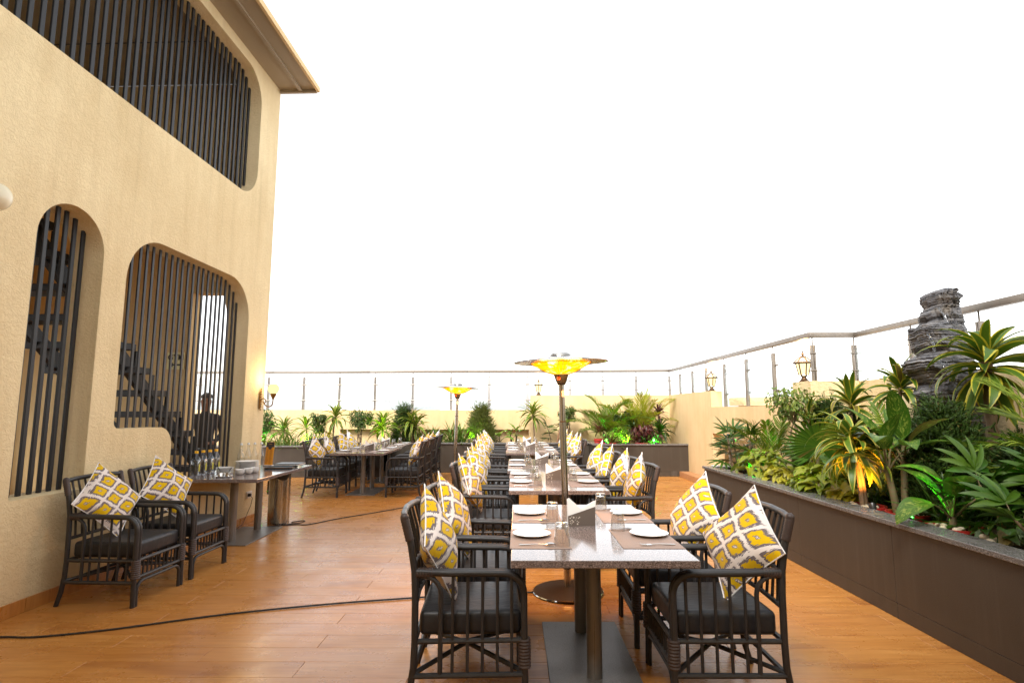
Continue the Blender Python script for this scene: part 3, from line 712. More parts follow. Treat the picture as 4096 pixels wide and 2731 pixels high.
_e = [(-1+2*i/10, -1) for i in range(10)]+[(1, -1+2*i/10) for i in range(10)]+[(1-2*i/10, 1) for i in range(10)]+[(-1, 1-2*i/10) for i in range(10)]
pipe.tube([(a*(1-.075*(1-b*b))*.233, b*(1-.075*(1-a*a))*.233, 0) for a, b in _e], .0042, 6, closed=True)
pipe_me = pipe.mesh('piping', 'paper')
npil = [0]
def place_chair(x, y, face, where, dz=0, pil=True, tilt=None, spin=None, shift=0., turn=0.):
    """x is the arm level back post line; face +1 looks towards +x"""
    o = chair0 if first[0] else copy_tree(chair0); first[0] = False
    cx = x+.264*face; a = (0 if face > 0 else math.pi)+rng.uniform(-.045, .045)+dz
    cx += rng.uniform(-.012, .012); o.location = (cx, y, 0); o.rotation_euler = (0, 0, a)
    tag(o, 'charcoal cane armchair '+where, 'chair', 'charcoal cane armchairs')
    if pil:
        k = npil[0]; npil[0] += 1
        p = obj('scatter_cushion', pill[k % 5]); 
        q = obj('piping', pipe_me, p)
        lean = R(tilt if tilt is not None else rng.uniform(68, 74)); sp = R(45+(spin if spin is not None else rng.uniform(-12, 12)))
        T = Matrix.Translation((cx, y, 0)) @ Matrix.Rotation(a, 4, 'Z') @ Matrix.Translation((-.170, shift+rng.uniform(-.03, .03), .755)) @ Matrix.Rotation(R(turn+rng.uniform(-8, 8)), 4, 'Z') @ Matrix.Rotation(lean, 4, 'Y') @ Matrix.Rotation(sp, 4, 'Z')
        p.matrix_world = T
        tag(p, 'yellow ikat cushion on the chair '+where, 'cushion', 'ikat cushions')
    return o

# ---- granite dining table: long side along y
TL, TW = 1.67, .93
def make_table():
    t = obj('granite_table', None)
    MB().rbox(-TW/2, TW/2, -TL/2, TL/2, .715, .752, .004, 2).build('tabletop', 'granite', t, False)
    MB().box(-.2, .2, -.5, .5, .695, .714).build('top_plate', 'post_metal', t, False)
    for s in (-1, 1): MB().lathe([(.043, .012), (.043, .694)], 24, (0, s*.33-.03, 0)).build('post', 'post_metal', t)
    MB().rbox(-.255, .255, -.53-.03, .50-.03, .0, .012, .004, 2).build('base_plate', 'post_metal', t, False)
    return t
table0 = make_table(); tf = [True]
def place_table(x, y, label, L_=TL, W_=TW):
    o = table0 if tf[0] else copy_tree(table0); tf[0] = False
    o.location = (x, y, 0); o.scale = (W_/TW, L_/TL, 1.0); return tag(o, label, 'table', 'granite dining tables')

# ---- tableware prototypes
plate_me = MB().lathe([(0, .004), (.060, .003), (.066, 0), (.070, .003), (.088, .010), (.110, .0155), (.1125, .0175), (.110, .0185), (.088, .0135), (.070, .0085), (.050, .007), (0, .007)], 40).mesh('dinner_plate', 'porcelain', ang=60)
mat_me = MB().rbox(-.165, .165, -.245, .245, 0, .0022, .001, 1).mesh('placemat', 'placemat', False)
def tumbler_mesh(n=28):   # stands upside down: mouth on the table, thick base up
    pr = [(.0445, 0), (.0435, .03), (.0405, .07), (.0365, .108), (.0335, .121), (.030, .1235), (0, .1235)]
    inn = [(0, .103), (.030, .1025), (.0345, .094), (.0385, .068), (.0415, .03), (.0425, 0)]
    m = MB(); m.lathe(pr, n); k = len(m.v); m.lathe(inn, n)
    m.f = [q for q in m.f if len(q) == 4]; m.uv = [None]*len(m.f)
    b0 = k+(len(inn)-1)*n
    for j in range(n): m.f.append((j, b0+j, b0+(j+1) % n, (j+1) % n)); m.uv.append(None)
    return m.mesh('tumbler', 'glass', ang=60)
glass_me = tumbler_mesh()
def spoon():
    m = MB(); m.tube([(-.095, 0, .003), (-.05, 0, .006), (.0, 0, .010), (.045, 0, .007)], [.0052, .004, .0028, .0032], 8, Tm(sc=(1, 1.3, .8)))
    v = []; f = []
    for i in range(7):
        for j in range(5):
            a = i/6; wd = .0205*math.sin(math.pi*min(1, .06+a*.94)**.75)**.7; b = -1+j/2
            v.append((.042+a*.062, b*wd, .006+.009*(b*b)*math.sin(math.pi*a)-.003*math.sin(math.pi*a)+.003*a))
    for i in range(6):
        for j in range(4): q = i*5+j; f.append((q, q+1, q+6, q+5))
    m.add(v, f); return m.mesh('spoon', 'chrome', ang=80)
def fork():
    m = MB(); m.tube([(-.095, 0, .003), (-.05, 0, .006), (.0, 0, .010), (.04, 0, .006)], [.0052, .004, .0028, .0035], 8, Tm(sc=(1, 1.3, .8)))
    m.box(.038, .062, -.0115, .0115, .0045, .0062)
    for y in (-.0095, -.0032, .0032, .0095): m.tube([(.060, y, .005), (.085, y, .006), (.102, y*.95, .011)], [.0018, .0016, .0008], 6)
    return m.mesh('fork', 'chrome', ang=80)
spoon_me, fork_me = spoon(), fork()
def make_holder():
    t = obj('napkin_holder', None)
    for s in (-1, 1):   # two opposite sloped plates
        v = [(-.0875, 0), (.0875, 0), (.0875, .12 if s < 0 else .062), (-.0875, .062 if s < 0 else .12)]
        y = s*.033; n = 4
        MB().add([(a, y-.0012, b) for a, b in v]+[(a, y+.0012, b) for a, b in v], [(0,1,2,3), (7,6,5,4), (0,4,5,1), (1,5,6,2), (2,6,7,3), (3,7,4,0)]).build('side_plate', 'holder', t, False)
    MB().box(-.0875, .0875, -.0317, .0317, 0, .0024).build('bottom_plate', 'holder', t, False)
    pr = random.Random(5); dots = []
    m = MB()
    for k in range(200):
        if len(dots) >= 17: break
        x, z, r = pr.uniform(-.075, -.012), pr.uniform(.010, .060), pr.choice((.0022, .003, .0042, .0052))
        if z+r > .058+(x+.0875)*.33: continue
        if all((x-a)**2+(z-b)**2 > (r+c_+.0022)**2 for a, b, c_ in dots): dots.append((x, z, r))
    for x, z, r in dots: m.lathe([(r, 0), (r, .0006)], 12, T=Tm((x, -.0343, z), (R(90), 0, 0)))
    m.build('punched_dots', 'pearl', t)
    for k, (x, lean, top) in enumerate(((-.035, -.10, .175), (.035, .12, .160))):
        m = MB()
        for j in range(7):   # a stack of folded paper triangles fanned out
            y = -.024+.008*j+(.001*k); sh = .006*math.sin(j*1.7+k)
            v = [(x-.050, y, .003), (x+.050, y, .003), (x+(.052 if k else -.030)+sh, y+.004, top-.004*j*(1 if k else .4)), (x+(-.046 if k == 0 else .030)+sh, y+.004, top-.02-.004*j)]
            if k: v = [(x-.050, y, .003), (x+.050, y, .003), (x+.055+sh, y+.004, top-.004*j), (x-.02+sh, y+.004, .11)]
            else: v = [(x-.050, y, .003), (x+.050, y, .003), (x+.03+sh, y+.004, .10), (x-.048+sh, y+.004, top-.003*j)]
            m.add(v+[(a, b+.0035, c_) for a, b, c_ in v], [(0,1,2,3), (7,6,5,4), (0,4,5,1), (1,5,6,2), (2,6,7,3), (3,7,4,0)])
        m.build('napkin', 'paper', t, False)
    return t
holder0 = make_holder(); hf = [True]
ZT = .752
def lay(tx, ty, name, L_=TL):
    k = L_/TL
    for sx, side in ((-1, 'left'), (1, 'right')):
        for sy, nf in ((-1, 'near'), (1, 'far')):
            where = f'at the {nf} {side} place of {name}'
            j = lambda a=.008: rng.uniform(-a, a)
            mx, my = tx+sx*(.300+j(.006)), ty+sy*.355*k+j(.01)
            tag(obj('placemat', mat_me, None, (mx, my, ZT+.0005), (0, 0, j(.02))), 'tan woven placemat '+where, 'placemat', 'woven placemats')
            zz = ZT+.003
            tag(obj('dinner_plate', plate_me, None, (tx+sx*(.345+j()), my+.075+j(.012), zz), (0, 0, j(3))), 'round white dinner plate '+where, 'plate', 'white dinner plates')
            gx, gy = (tx+sx*.19, my-.195+j(.012)) if sx < 0 else (tx+sx*.19, my+.205+j(.012))
            tag(obj('tumbler', glass_me, None, (gx+j(), gy, zz), (0, 0, j(3))), 'upturned clear glass tumbler '+where, 'glass', 'upturned tumblers')
            rz = 0 if sx < 0 else math.pi
            s1, f1 = (-.185, .215) if sx < 0 else (.205, -.175)
            tag(obj('spoon', spoon_me, None, (tx+sx*.325, my+s1+j(), zz), (0, 0, rz+j(.18))), 'steel spoon '+where, 'spoon', 'steel spoons')
            tag(obj('fork', fork_me, None, (tx+sx*.335, my+f1+j(), zz), (0, 0, rz+j(.18))), 'steel fork '+where, 'fork', 'steel forks')
    o = holder0 if hf[0] else copy_tree(holder0); hf[0] = False
    o.location = (tx-.02+rng.uniform(-.03, .03), ty+.04+rng.uniform(-.05, .05), ZT+.0005); o.rotation_euler = (0, 0, rng.uniform(-.06, .06))
    tag(o, 'taupe napkin holder with punched dots in the middle of '+name, 'napkin holder', 'napkin holders')
TABLES = [(.444, 3.68, 'the nearest table'), (.408, 6.12, 'the second centre table'), (.370, 7.85, 'the third centre table'),
          (.305, 10.78, 'the fourth centre table'), (.265, 12.48, 'the farthest centre table'),
          (-2.745, 10.66, 'the front left row table'), (-2.81, 12.36, 'the rear left row table')]
TLAB = ['grey granite dining table with two posts, nearest of the centre row', 'grey granite dining table behind the front heater, second of the centre row', 'grey granite dining table, third of the centre row',
        'grey granite dining table, fourth of the centre row', 'grey granite dining table, farthest of the centre row by the planter', 'grey granite dining table at the front of the left row', 'grey granite dining table at the rear of the left row']
for (x, y, nm), lab in zip(TABLES, TLAB):
    place_table(x, y, lab, 1.655 if y < 4 else 1.69); lay(x, y, nm, 1.655 if y < 4 else 1.69)
holder0.location.x = .425; holder0.location.y = 3.715; holder0.rotation_euler = (0, 0, .02)
# chairs: (back post x, y, facing)
NL = [('first', 3.245), ('second', 4.02)]
place_chair(-.515, 3.245, 1, 'left of the nearest table, in front', pil=True, tilt=72, spin=-10)
place_chair(-.510, 4.02, 1, 'left of the nearest table, behind', tilt=70, spin=6)
place_chair(1.345, 3.245, -1, 'right of the nearest table, in front', dz=.02, tilt=67, spin=3, shift=-.01, turn=13)
place_chair(1.330, 4.02, -1, 'right of the nearest table, behind', dz=.0, tilt=67, spin=8, shift=.03, turn=12)
OR = ['first', 'second', 'third', 'fourth']
for i, y in enumerate((5.77, 6.53, 7.40, 8.22)): place_chair(-.535-.03*(i > 1), y, 1, f'{OR[i]} in line left of the middle two tables')
for i, y in enumerate((5.68, 6.44, 7.34, 8.24)): place_chair(1.275-.03*(i > 1), y, -1, f'{OR[i]} in line right of the middle two tables')
for i, y in enumerate((10.38, 11.15, 12.08, 12.85)): place_chair(-.655-.02*(i > 1), y, 1, f'{OR[i]} in line left of the farthest centre tables')
for i, y in enumerate((10.48, 11.22, 12.08, 12.85)): place_chair(1.215-.02*(i > 1), y, -1, f'{OR[i]} in line right of the farthest centre tables')
for i, y in enumerate((10.13, 10.97, 12.0, 12.72)): place_chair(-3.63-.04*i, y, 1, f'{OR[i]} in line on the left of the left row', dz=.02)
for i, y in enumerate((10.20, 10.98, 11.98, 12.75)): place_chair(-1.68-.02*i, y, -1, f'{OR[i]} in line on the right of the left row', dz=.03)
place_chair(-3.435, 4.735, 1, 'nearer of two against the wall', dz=-.005, tilt=65, spin=-3, shift=.0, turn=-12)
place_chair(-3.435, 5.445, 1, 'beside the side table against the wall', tilt=66, spin=5, shift=.0, turn=-8)

# ---- side table against the building with its service ware
place_table(-3.232, 6.93, 'dark granite side table against the left building with plates and bottles', 1.63, .93)
SX, SY = -3.232, 6.93
def swing_bottle(x, y, lab):
    t = thing('glass_bottle', (x, y, ZT+.001), lab, 'bottle', 'clear swing top bottles')
    MB().lathe([(.0, .002), (.038, .002), (.042, .012), (.042, .13), (.036, .17), (.020, .225), (.0145, .25), (.0145, .288)], 20).build('body', 'bottle_glass', t)
    MB().lathe([(.0, .318), (.010, .316), (.016, .306), (.016, .290), (0, .289)], 14).build('stopper', 'white_plastic', t)
    MB().tube([(.017, 0, .262), (.021, 0, .285), (.012, 0, .312)], .0014, 5).build('wire', 'chrome', t)
for i, (x, y) in enumerate(((-3.53, 7.30), (-3.48, 7.39), (-3.44, 7.48), (-3.36, 7.50))):
    swing_bottle(x, y, ['leftmost', 'second', 'third', 'rightmost'][i]+' clear swing top bottle in the row behind the large plates')
for i, (x, y) in enumerate(((-3.62, 6.44), (-3.61, 6.56), (-3.585, 6.66), (-3.565, 6.76))):
    t = thing('water_bottle', (x, y, ZT+.001), ['leftmost', 'second', 'third', 'rightmost'][i]+' water bottle with yellow cap beside the stacked plates', 'bottle', 'water bottles with yellow caps')
    MB().rbox(-.042, .042, -.042, .042, .0, .175, .012, 2).build('body', 'bottle_glass', t)
    MB().lathe([(.046, .172), (.040, .195), (.020, .232), (.0165, .238), (.0165, .252)], 16).build('shoulder', 'bottle_blue', t)
    MB().lathe([(.0, .276), (.019, .276), (.0205, .270), (.0205, .250), (.0, .250)], 18).build('cap', 'yellow_cap', t)
    MB().box(.0425, .0432, -.012, .012, .05, .13).build('label', 'bottle_label', t, False)
def stack(x, y, n, sc, lab):
    for k in range(n): tag(obj('plate', plate_me, None, (x+rng.uniform(-.003, .003), y+rng.uniform(-.003, .003), ZT+.001+k*.0115*sc), (0, 0, k), (sc, sc, sc)), f'white plate in the {lab} stack on the side table, '+['lowest', 'second from bottom', 'third from bottom', 'fourth from bottom', 'fifth from bottom', 'sixth from bottom', 'seventh from bottom', 'topmost'][k if k < n-1 else 7], 'plate', f'{lab} plate stack')
stack(-3.40, 6.66, 7, .84, 'smaller'); stack(-3.30, 7.0, 8, 1.20, 'larger')
bowl_me = MB().lathe([(.022, 0), (.030, .002), (.046, .022), (.052, .036), (.050, .036), (.043, .023), (.027, .006), (0, .005)], 24).mesh('bowl', 'porcelain', ang=60)
for i, (x, y) in enumerate(((-3.17, 6.56), (-3.12, 6.66), (-3.10, 6.77))):
    for k in range(3): tag(obj('bowl', bowl_me, None, (x, y, ZT+.001+k*.012), (0, 0, k)), f'small white bowl, {["bottom", "middle", "top"][k]} of the {["front", "middle", "rear"][i]} pile by the steel pots', 'bowl', 'small white bowls')
t = thing('condiment_set', (-3.24, 6.36, ZT+.001), 'round steel condiment pots with spoons on a small tray', 'condiment set', 'side table ware')
MB().lathe([(0, .002), (.085, .002), (.092, .010), (.095, .010), (.088, 0), (0, 0)], 28).build('tray', 'chrome', t)
for s in (-1, 1):
    MB().lathe([(.0, .004), (.034, .004), (.040, .012), (.040, .042), (.043, .046), (.038, .046), (.036, .010), (0, .008)], 20, (s*.044, 0, 0)).build('pot', 'chrome', t)
    MB().tube([(s*.044, 0, .012), (s*.05-.01, .01, .06), (s*.06-.035*(s < 0), .02, .098)], [.003, .0035, .006], 6).build('spoon', 'slat', t)
t = thing('menu_stand', (-3.30, 7.60, ZT+.001), 'orange and black standing menu card at the end of the side table', 'menu'); t.rotation_euler = (R(-6), 0, R(-14))
MB().rbox(-.062, .062, -.003, .003, 0, .315, .002, 1).build('card', 'orange', t, False)
MB().rbox(-.062, .062, -.0045, -.0035, .245, .313, .0003, 1).build('header', 'menu_dark', t, False)
MB().lathe([(.03, 0), (.03, .0006)], 20, T=Tm((0, -.0046, .245), (R(90), 0, 0))).build('emblem', 'menu_dark', t)
m = MB(); mr = random.Random(8)
for z in range(17):
    for c_ in range(2): m.box(-.05+c_*.052, -.05+c_*.052+mr.uniform(.02, .042), -.0042, -.0036, .028+z*.0115, .033+z*.0115)
m.build('print_lines', 'menu_ink', t, False)
MB().box(-.02, .02, -.0056, -.0048, .284, .288).build('print_lines', 'orange', t, False)
MB().rbox(-.07, .07, -.03, .03, -.0005, .012, .002, 1).build('foot', 'white_plastic', t, False)
t = thing('menu_folder', (-2.99, 7.28, ZT+.001), 'lower dark teal menu folder lying on the side table', 'menu folder', 'teal menu folders', rz=.12)
MB().rbox(-.17, .17, -.13, .13, 0, .016, .003, 2).build('cover', 'folder', t); MB().box(-.165, .166, -.126, .126, .0161, .0185).build('pages', 'orange', t, False); MB().rbox(-.17, .17, -.13, .13, .019, .026, .003, 2).build('cover', 'folder', t)
t = thing('menu_folder', (-2.94, 7.42, ZT+.0275), 'upper dark teal menu folder lying on the side table', 'menu folder', 'teal menu folders', rz=-.06)
MB().rbox(-.16, .16, -.12, .12, 0, .008, .002, 2).build('cover', 'folder', t); MB().box(-.155, .157, -.117, .117, .0081, .018).build('pages', 'paper', t, False); MB().rbox(-.16, .16, -.12, .12, .0181, .026, .002, 2).build('cover', 'folder', t)
# bin, socket
t = thing('steel_bin', (-3.14, 7.62, 0), 'cylindrical brushed steel bin with black liner beside the side table', 'bin')
MB().lathe([(.135, 0), (.135, .69), (.125, .70)], 32).build('body', 'steel', t)
m = MB().lathe([(.138, .60), (.141, .64), (.139, .70), (.120, .712), (.08, .69)], 40)
m.v = [(x*(1+.025*math.sin(14*math.atan2(y, x))), y*(1+.025*math.sin(14*math.atan2(y, x))), z+(.03*math.sin(3*math.atan2(y, x)+1) if z < .61 else 0)) for x, y, z in m.v]
m.build('liner', 'bag', t, ang=80)
MB().rbox(-.139, -.133, -.03, .03, .38, .56, .02, 3).build('handle', 'black_plastic', t)
t = thing('wall_socket', (-3.566, 7.66, .37), 'white wall socket with black plug under the side table', 'socket', rz=BROT)
MB().rbox(0, .010, -.075, .075, -.045, .045, .004, 2).build('plate', 'white_plastic', t)
for y in (-.035, .035):
    m = MB()
    for dy, dz in ((0, .018), (-.011, -.006), (.011, -.006)): m.lathe([(.0035, 0), (.0035, .0006)], 8, T=Tm((.0101, y+dy, dz), (0, R(90), 0)))
    m.build('socket_holes', 'slat', t)
MB().rbox(.011, .05, -.055, -.018, -.02, .02, .008, 2).build('plug', 'black_plastic', t)
MB().tube([(.045, -.037, -.01), (.07, -.037, -.04), (.06, -.05, -.13), (.03, -.09, -.25), (.04, -.2, -.345), (.1, -.5, -.358)], .004, 6).build('lead', 'rubber', t)
# ================================================================== HEATERS, LAMPS, SMALL THINGS
def heater(x, y, lean, label, label2):
    t = thing('patio_heater', (x, y, 0), label, 'heater', 'parasol patio heaters', rot=(0, lean, .15))
    MB().lathe([(.285, 0), (.290, .010), (.280, .022), (.20, .034), (.06, .048), (.03, .052), (0, .052)], 48).build('base', 'chrome' if y > 6 else 'bronze', t)
    MB().lathe([(.286, .008), (.292, .014), (.286, .020)], 48).build('base_rim', 'chrome', t)
    MB().lathe([(.030, .05), (.030, .60)], 20).build('lower_pole', 'steel', t)
    MB().lathe([(.034, .19), (.036, .20), (.036, .275), (.034, .285), (0, .285)], 20).build('foot_collar', 'black_plastic', t)
    MB().lathe([(.005, 0), (.005, .002)], 10, T=Tm((0, -.0365, .245), (R(90), 0, 0))).build('indicator', 'led', t)
    MB().lathe([(.0285, .60), (.0285, 1.39), (.0255, 1.392), (.0255, 1.72)], 24).build('pole', 'steel', t)
    MB().lathe([(.0288, 1.385), (.0292, 1.39), (.0288, 1.396)], 24).build('joint_ring', 'bronze', t)
    MB().box(-.006, .018, -.0283, -.0270, 1.60, 1.655).build('sticker', 'white_plastic', t)
    MB().lathe([(.024, 1.70), (.034, 1.702), (.036, 1.712), (.042, 1.725), (.048, 1.74), (.062, 1.782), (.068, 1.792), (0, 1.792)], 28).build('control_cone', 'black_plastic', t)
    MB().rbox(-.048, -.022, -.0595, -.046, 1.745, 1.772, .003, 1).build('switch', 'switch', t)
    # glowing reflector bowl, tubes and wire guard under the parasol disc
    MB().lathe([(.066, 1.794), (.12, 1.812), (.19, 1.846), (.255, 1.886), (.258, 1.892)], 48).build('reflector', 'heat', t)
    for i in range(3):
        a = R(120*i+20)
        p = [(.17*math.cos(a+k*.22-.9), .17*math.sin(a+k*.22-.9), 1.862) for k in range(9)]
        MB().tube(p, .011, 8).build('heat_tube', 'heat_hot', t)
    g = MB()
    for i in range(40):
        a = 2*math.pi*i/40; c_, s_ = math.cos(a), math.sin(a)
        g.tube([(.070*c_, .070*s_, 1.792), (.125*c_, .125*s_, 1.809), (.20*c_, .20*s_, 1.848), (.268*c_, .268*s_, 1.889)], .0012, 4)
    for r, z in ((.10, 1.80), (.165, 1.826), (.225, 1.862)): g.tube([(r*math.cos(2*math.pi*k/32), r*math.sin(2*math.pi*k/32), z) for k in range(32)], .0012, 4, closed=True)
    g.build('wire_guard', 'bronze', t)
    MB().lathe([(.262, 1.890), (.300, 1.898), (.402, 1.893), (.408, 1.896), (.404, 1.900), (.30, 1.915), (.20, 1.932), (.10, 1.945), (0, 1.950)], 64).build('parasol', 'steel', t)
    MB().lathe([(.09, 1.947), (.095, 1.955), (.08, 1.975), (.03, 1.985), (0, 1.986)], 32).build('parasol_cap', 'steel', t)
    l = bpy.data.lights.new('heater_glow', 'POINT'); l.energy = HEAT_W; l.color = (1, .42, .10); l.shadow_soft_size = .22
    lo = obj('heater_glow', l, t, (0, 0, 1.775)); lo.location = (0, 0, 1.70)
    return t
HEAT_W = 22
heater(.435, 4.82, R(-1.2), 'lit parasol patio heater with steel pole behind the nearest table', '')
heater(-1.10, 10.25, R(1.6), 'lit parasol patio heater standing farther back between the rows', '')
# ---- cables on the floor
def smooth_path(pts, n=6):
    P = [Vector(p) for p in pts]; out = []
    for i in range(len(P)-1):
        a, b, c_, d = P[max(i-1, 0)], P[i], P[i+1], P[min(i+2, len(P)-1)]
        for k in range(n):
            u = k/n; out.append(.5*((2*b)+(c_-a)*u+(2*a-5*b+4*c_-d)*u*u+(3*b-a-3*c_+d)*u**3))
    return out+[P[-1]]
tag(MB().tube(smooth_path([(-4.0, 3.80, .008), (-3.4, 3.865, .008), (-3.15, 3.868, .008), (-2.74, 4.0, .008), (-2.12, 4.284, .008), (-1.46, 4.50, .008), (-.91, 4.634, .008), (-.3, 4.76, .008), (.15, 4.80, .008)]), .0065, 8).build('power_cable', 'rubber'), 'black power cable crossing the floor from the left edge to the front heater', 'cable')
tag(MB().tube(smooth_path([(-3.35, 7.25, .007), (-3.15, 7.42, .007), (-2.98, 7.50, .007), (-2.84, 7.54, .007), (-2.70, 7.55, .007), (-2.45, 7.94, .007), (-2.1, 8.35, .007), (-1.75, 8.81, .007), (-1.35, 9.5, .007), (-1.12, 10.0, .007)]), .0065, 8).build('power_cable', 'rubber'), 'thin dark cable running from the steel bin to the far heater', 'cable')
tag(MB().tube(smooth_path([(-2.99, 7.70, .006), (-2.90, 7.80, .006), (-2.84, 7.78, .006), (-2.86, 7.66, .006), (-2.97, 7.58, .006), (-3.10, 7.40, .006), (-3.3, 7.30, .006)]), .006, 8).build('power_cable', 'rubber'), 'loop of dark cable curled beside the steel bin', 'cable')
# ---- brass wall sconce at the building corner
def sconce(x, y, z, rz, label, lit=True):
    t = thing('wall_sconce', (x, y, z), label, 'wall lamp', 'wall lamps', rz=rz)
    m = MB(); m.rbox(0, .012, -.022, .022, -.115, .12, .005, 2)
    for k in range(9):   # cast leaf ornament
        a = k/8; zz = -.13+.28*a; w_ = .035*math.sin(math.pi*(a*.9+.05))*(1 if k % 2 else .65)
        for s in (-1, 1): m.tube([(.012, 0, zz), (.022, s*w_*.6, zz+.012), (.014, s*w_, zz+.028)], [.007, .008, .003], 6)
    m.tube([(.010, 0, .10), (.012, 0, .15), (.010, 0, .172)], [.010, .009, .002], 6)
    m.build('backplate', 'brass', t)
    p = [(.012, 0, -.01), (.04, 0, .03), (.075, 0, .025), (.09, 0, -.01), (.075, 0, -.03), (.062, 0, -.018)]
    MB().tube(smooth_path(p, 4), .0075, 8).build('scroll', 'brass', t)
    p = [(.05, 0, -.005), (.085, 0, -.06), (.135, 0, -.082), (.18, 0, -.055), (.19, 0, .005), (.19, 0, .03)]
    MB().tube(smooth_path(p, 4), .0085, 8).build('arm', 'brass', t)
    MB().lathe([(.010, .02), (.016, .03), (.020, .045), (.030, .06), (.040, .085), (.043, .10), (.039, .10), (.02, .062), (0, .06)], 18, (.19, 0, 0)).build('cup', 'brass', t)
    MB().lathe([(.036, .098), (.062, .12), (.076, .155), (.074, .185), (.058, .215), (.030, .232), (0, .236)], 24, (.19, 0, 0)).build('globe', 'globe_lit' if lit else 'cream_globe', t)
    if lit:
        l = bpy.data.lights.new('sconce_light', 'POINT'); l.energy = 2.5; l.color = (1, .75, .4); l.shadow_soft_size = .08
        obj('sconce_light', l, t, (.19, 0, .30))
sconce(-3.556, 7.80, 1.62, BROT, 'lit brass scroll wall lamp at the far corner of the building')
t = thing('globe_lamp', (-3.66, 3.64, 2.93), 'cream globe wall lamp cut by the left edge of the picture', 'wall lamp', 'wall lamps', rz=BROT)
MB().lathe([(.05, 0), (.05, .02), (.02, .03), (.02, .10), (0, .10)], 20, T=Tm((0, 0, 0), (0, R(90), 0))).build('wall_mount', 'white_plastic', t)
m = MB(); m.lathe([(.10*math.sin(R(a)), -.10*math.cos(R(a))) for a in range(0, 181, 12)], 28, (.11, 0, 0)); m.build('globe', 'cream_globe', t, ang=80)
# ---- lanterns on the walls
def lantern(x, y, z, sc, label):
    t = thing('wall_lantern', (x, y, z), label, 'lantern', 'lit lanterns on the walls', rz=.5); t.scale = (sc, sc, sc)
    MB().lathe([(.075, 0), (.078, .008), (.060, .020), (.040, .045), (.030, .070), (.045, .085), (.060, .092), (0, .092)], 20).build('foot', 'bronze', t)
    n = 6
    def ring(r, zz): return [(r*math.cos(2*math.pi*k/n), r*math.sin(2*math.pi*k/n), zz) for k in range(n)]
    a, b = ring(.062, .095), ring(.098, .27)
    for k in range(n):
        k2 = (k+1) % n; q = [Vector(a[k]), Vector(a[k2]), Vector(b[k2]), Vector(b[k])]
        cc = sum(q, Vector())/4; q = [cc+(p-cc)*.9 for p in q]
        MB().add(q, [(0, 1, 2, 3)]).build('glass_pane', 'lantern_glass', t, False)
        MB().tube([a[k], b[k]], .009, 6).build('glazing_bar', 'bronze', t)
        c1, c2 = ring(.125, .283), ring(.040, .36)
        q = [Vector(c1[k]), Vector(c1[k2]), Vector(c2[k2]), Vector(c2[k])]; cc = sum(q, Vector())/4; q = [cc+(p-cc)*.9 for p in q]
        MB().add(q, [(0, 1, 2, 3)]).build('roof_pane', 'cream_globe', t, False)
        MB().tube([c1[k], c2[k]], .009, 6).build('roof_bar', 'bronze', t)
    MB().lathe([(.10, .262), (.132, .264), (.140, .276), (.130, .290), (.10, .287)], 6).build('roof_rim', 'bronze', t, False)
    MB().lathe([(.045, .355), (.045, .368), (.018, .378), (.014, .392), (.024, .402), (.016, .415), (.007, .425), (.011, .437), (.003, .465), (0, .466)], 14).build('finial', 'bronze', t)
    MB().lathe([(.012, .10), (.014, .13), (.022, .16), (.018, .19), (0, .20)], 12).build('bulb', 'bulb', t)
    l = bpy.data.lights.new('lantern_light', 'POINT'); l.energy = 2.; l.color = (1, .7, .35); l.shadow_soft_size = .09
    obj('lantern_light', l, t, (0, 0, .52))
lantern(4.05, 11.55, 1.886, .98, 'lit lantern on the side wall end, the middle of three lanterns')
lantern(4.10, 7.95, 1.886, .98, 'largest lit lantern, on the wall left of the rock waterfall')
lantern(.62, yb(.62)+.10, 1.886, .98, 'small far lantern on the back wall beside the front heater')
# ---- sign on the stair hall end wall
t = thing('wall_sign', (-4.72, 7.728, 2.17), 'small cream sign with dark letters on the stair hall wall', 'sign')
MB().rbox(-.12, .12, -.008, 0, -.12, .12, .002, 1).build('panel', 'sign', t, False)
def text(s, size, loc, parent, m, rot=(R(90), 0, 0)):
    c_ = bpy.data.curves.new('lettering', 'FONT'); c_.body = s; c_.size = size; c_.align_x = 'CENTER'; c_.extrude = .001; c_.offset = .0025
    o = obj('lettering', c_, None, (0, 0, 0)); dg = bpy.context.evaluated_depsgraph_get(); me = bpy.data.meshes.new_from_object(o.evaluated_get(dg))
    bpy.data.objects.remove(o); me.materials.append(M[m]); return obj('lettering', me, parent, loc, rot)
text('GYM', .105, (0, -.0095, .015), t, 'sign_ink')
MB().add([(-.075, -.010, -.055), (-.035, -.010, -.02), (-.035, -.010, -.043), (.07, -.010, -.043), (.07, -.010, -.067), (-.035, -.010, -.067), (-.035, -.010, -.09)], [(0, 1, 2, 3, 4, 5, 6)]).build('arrow', 'sign_ink', t, False)
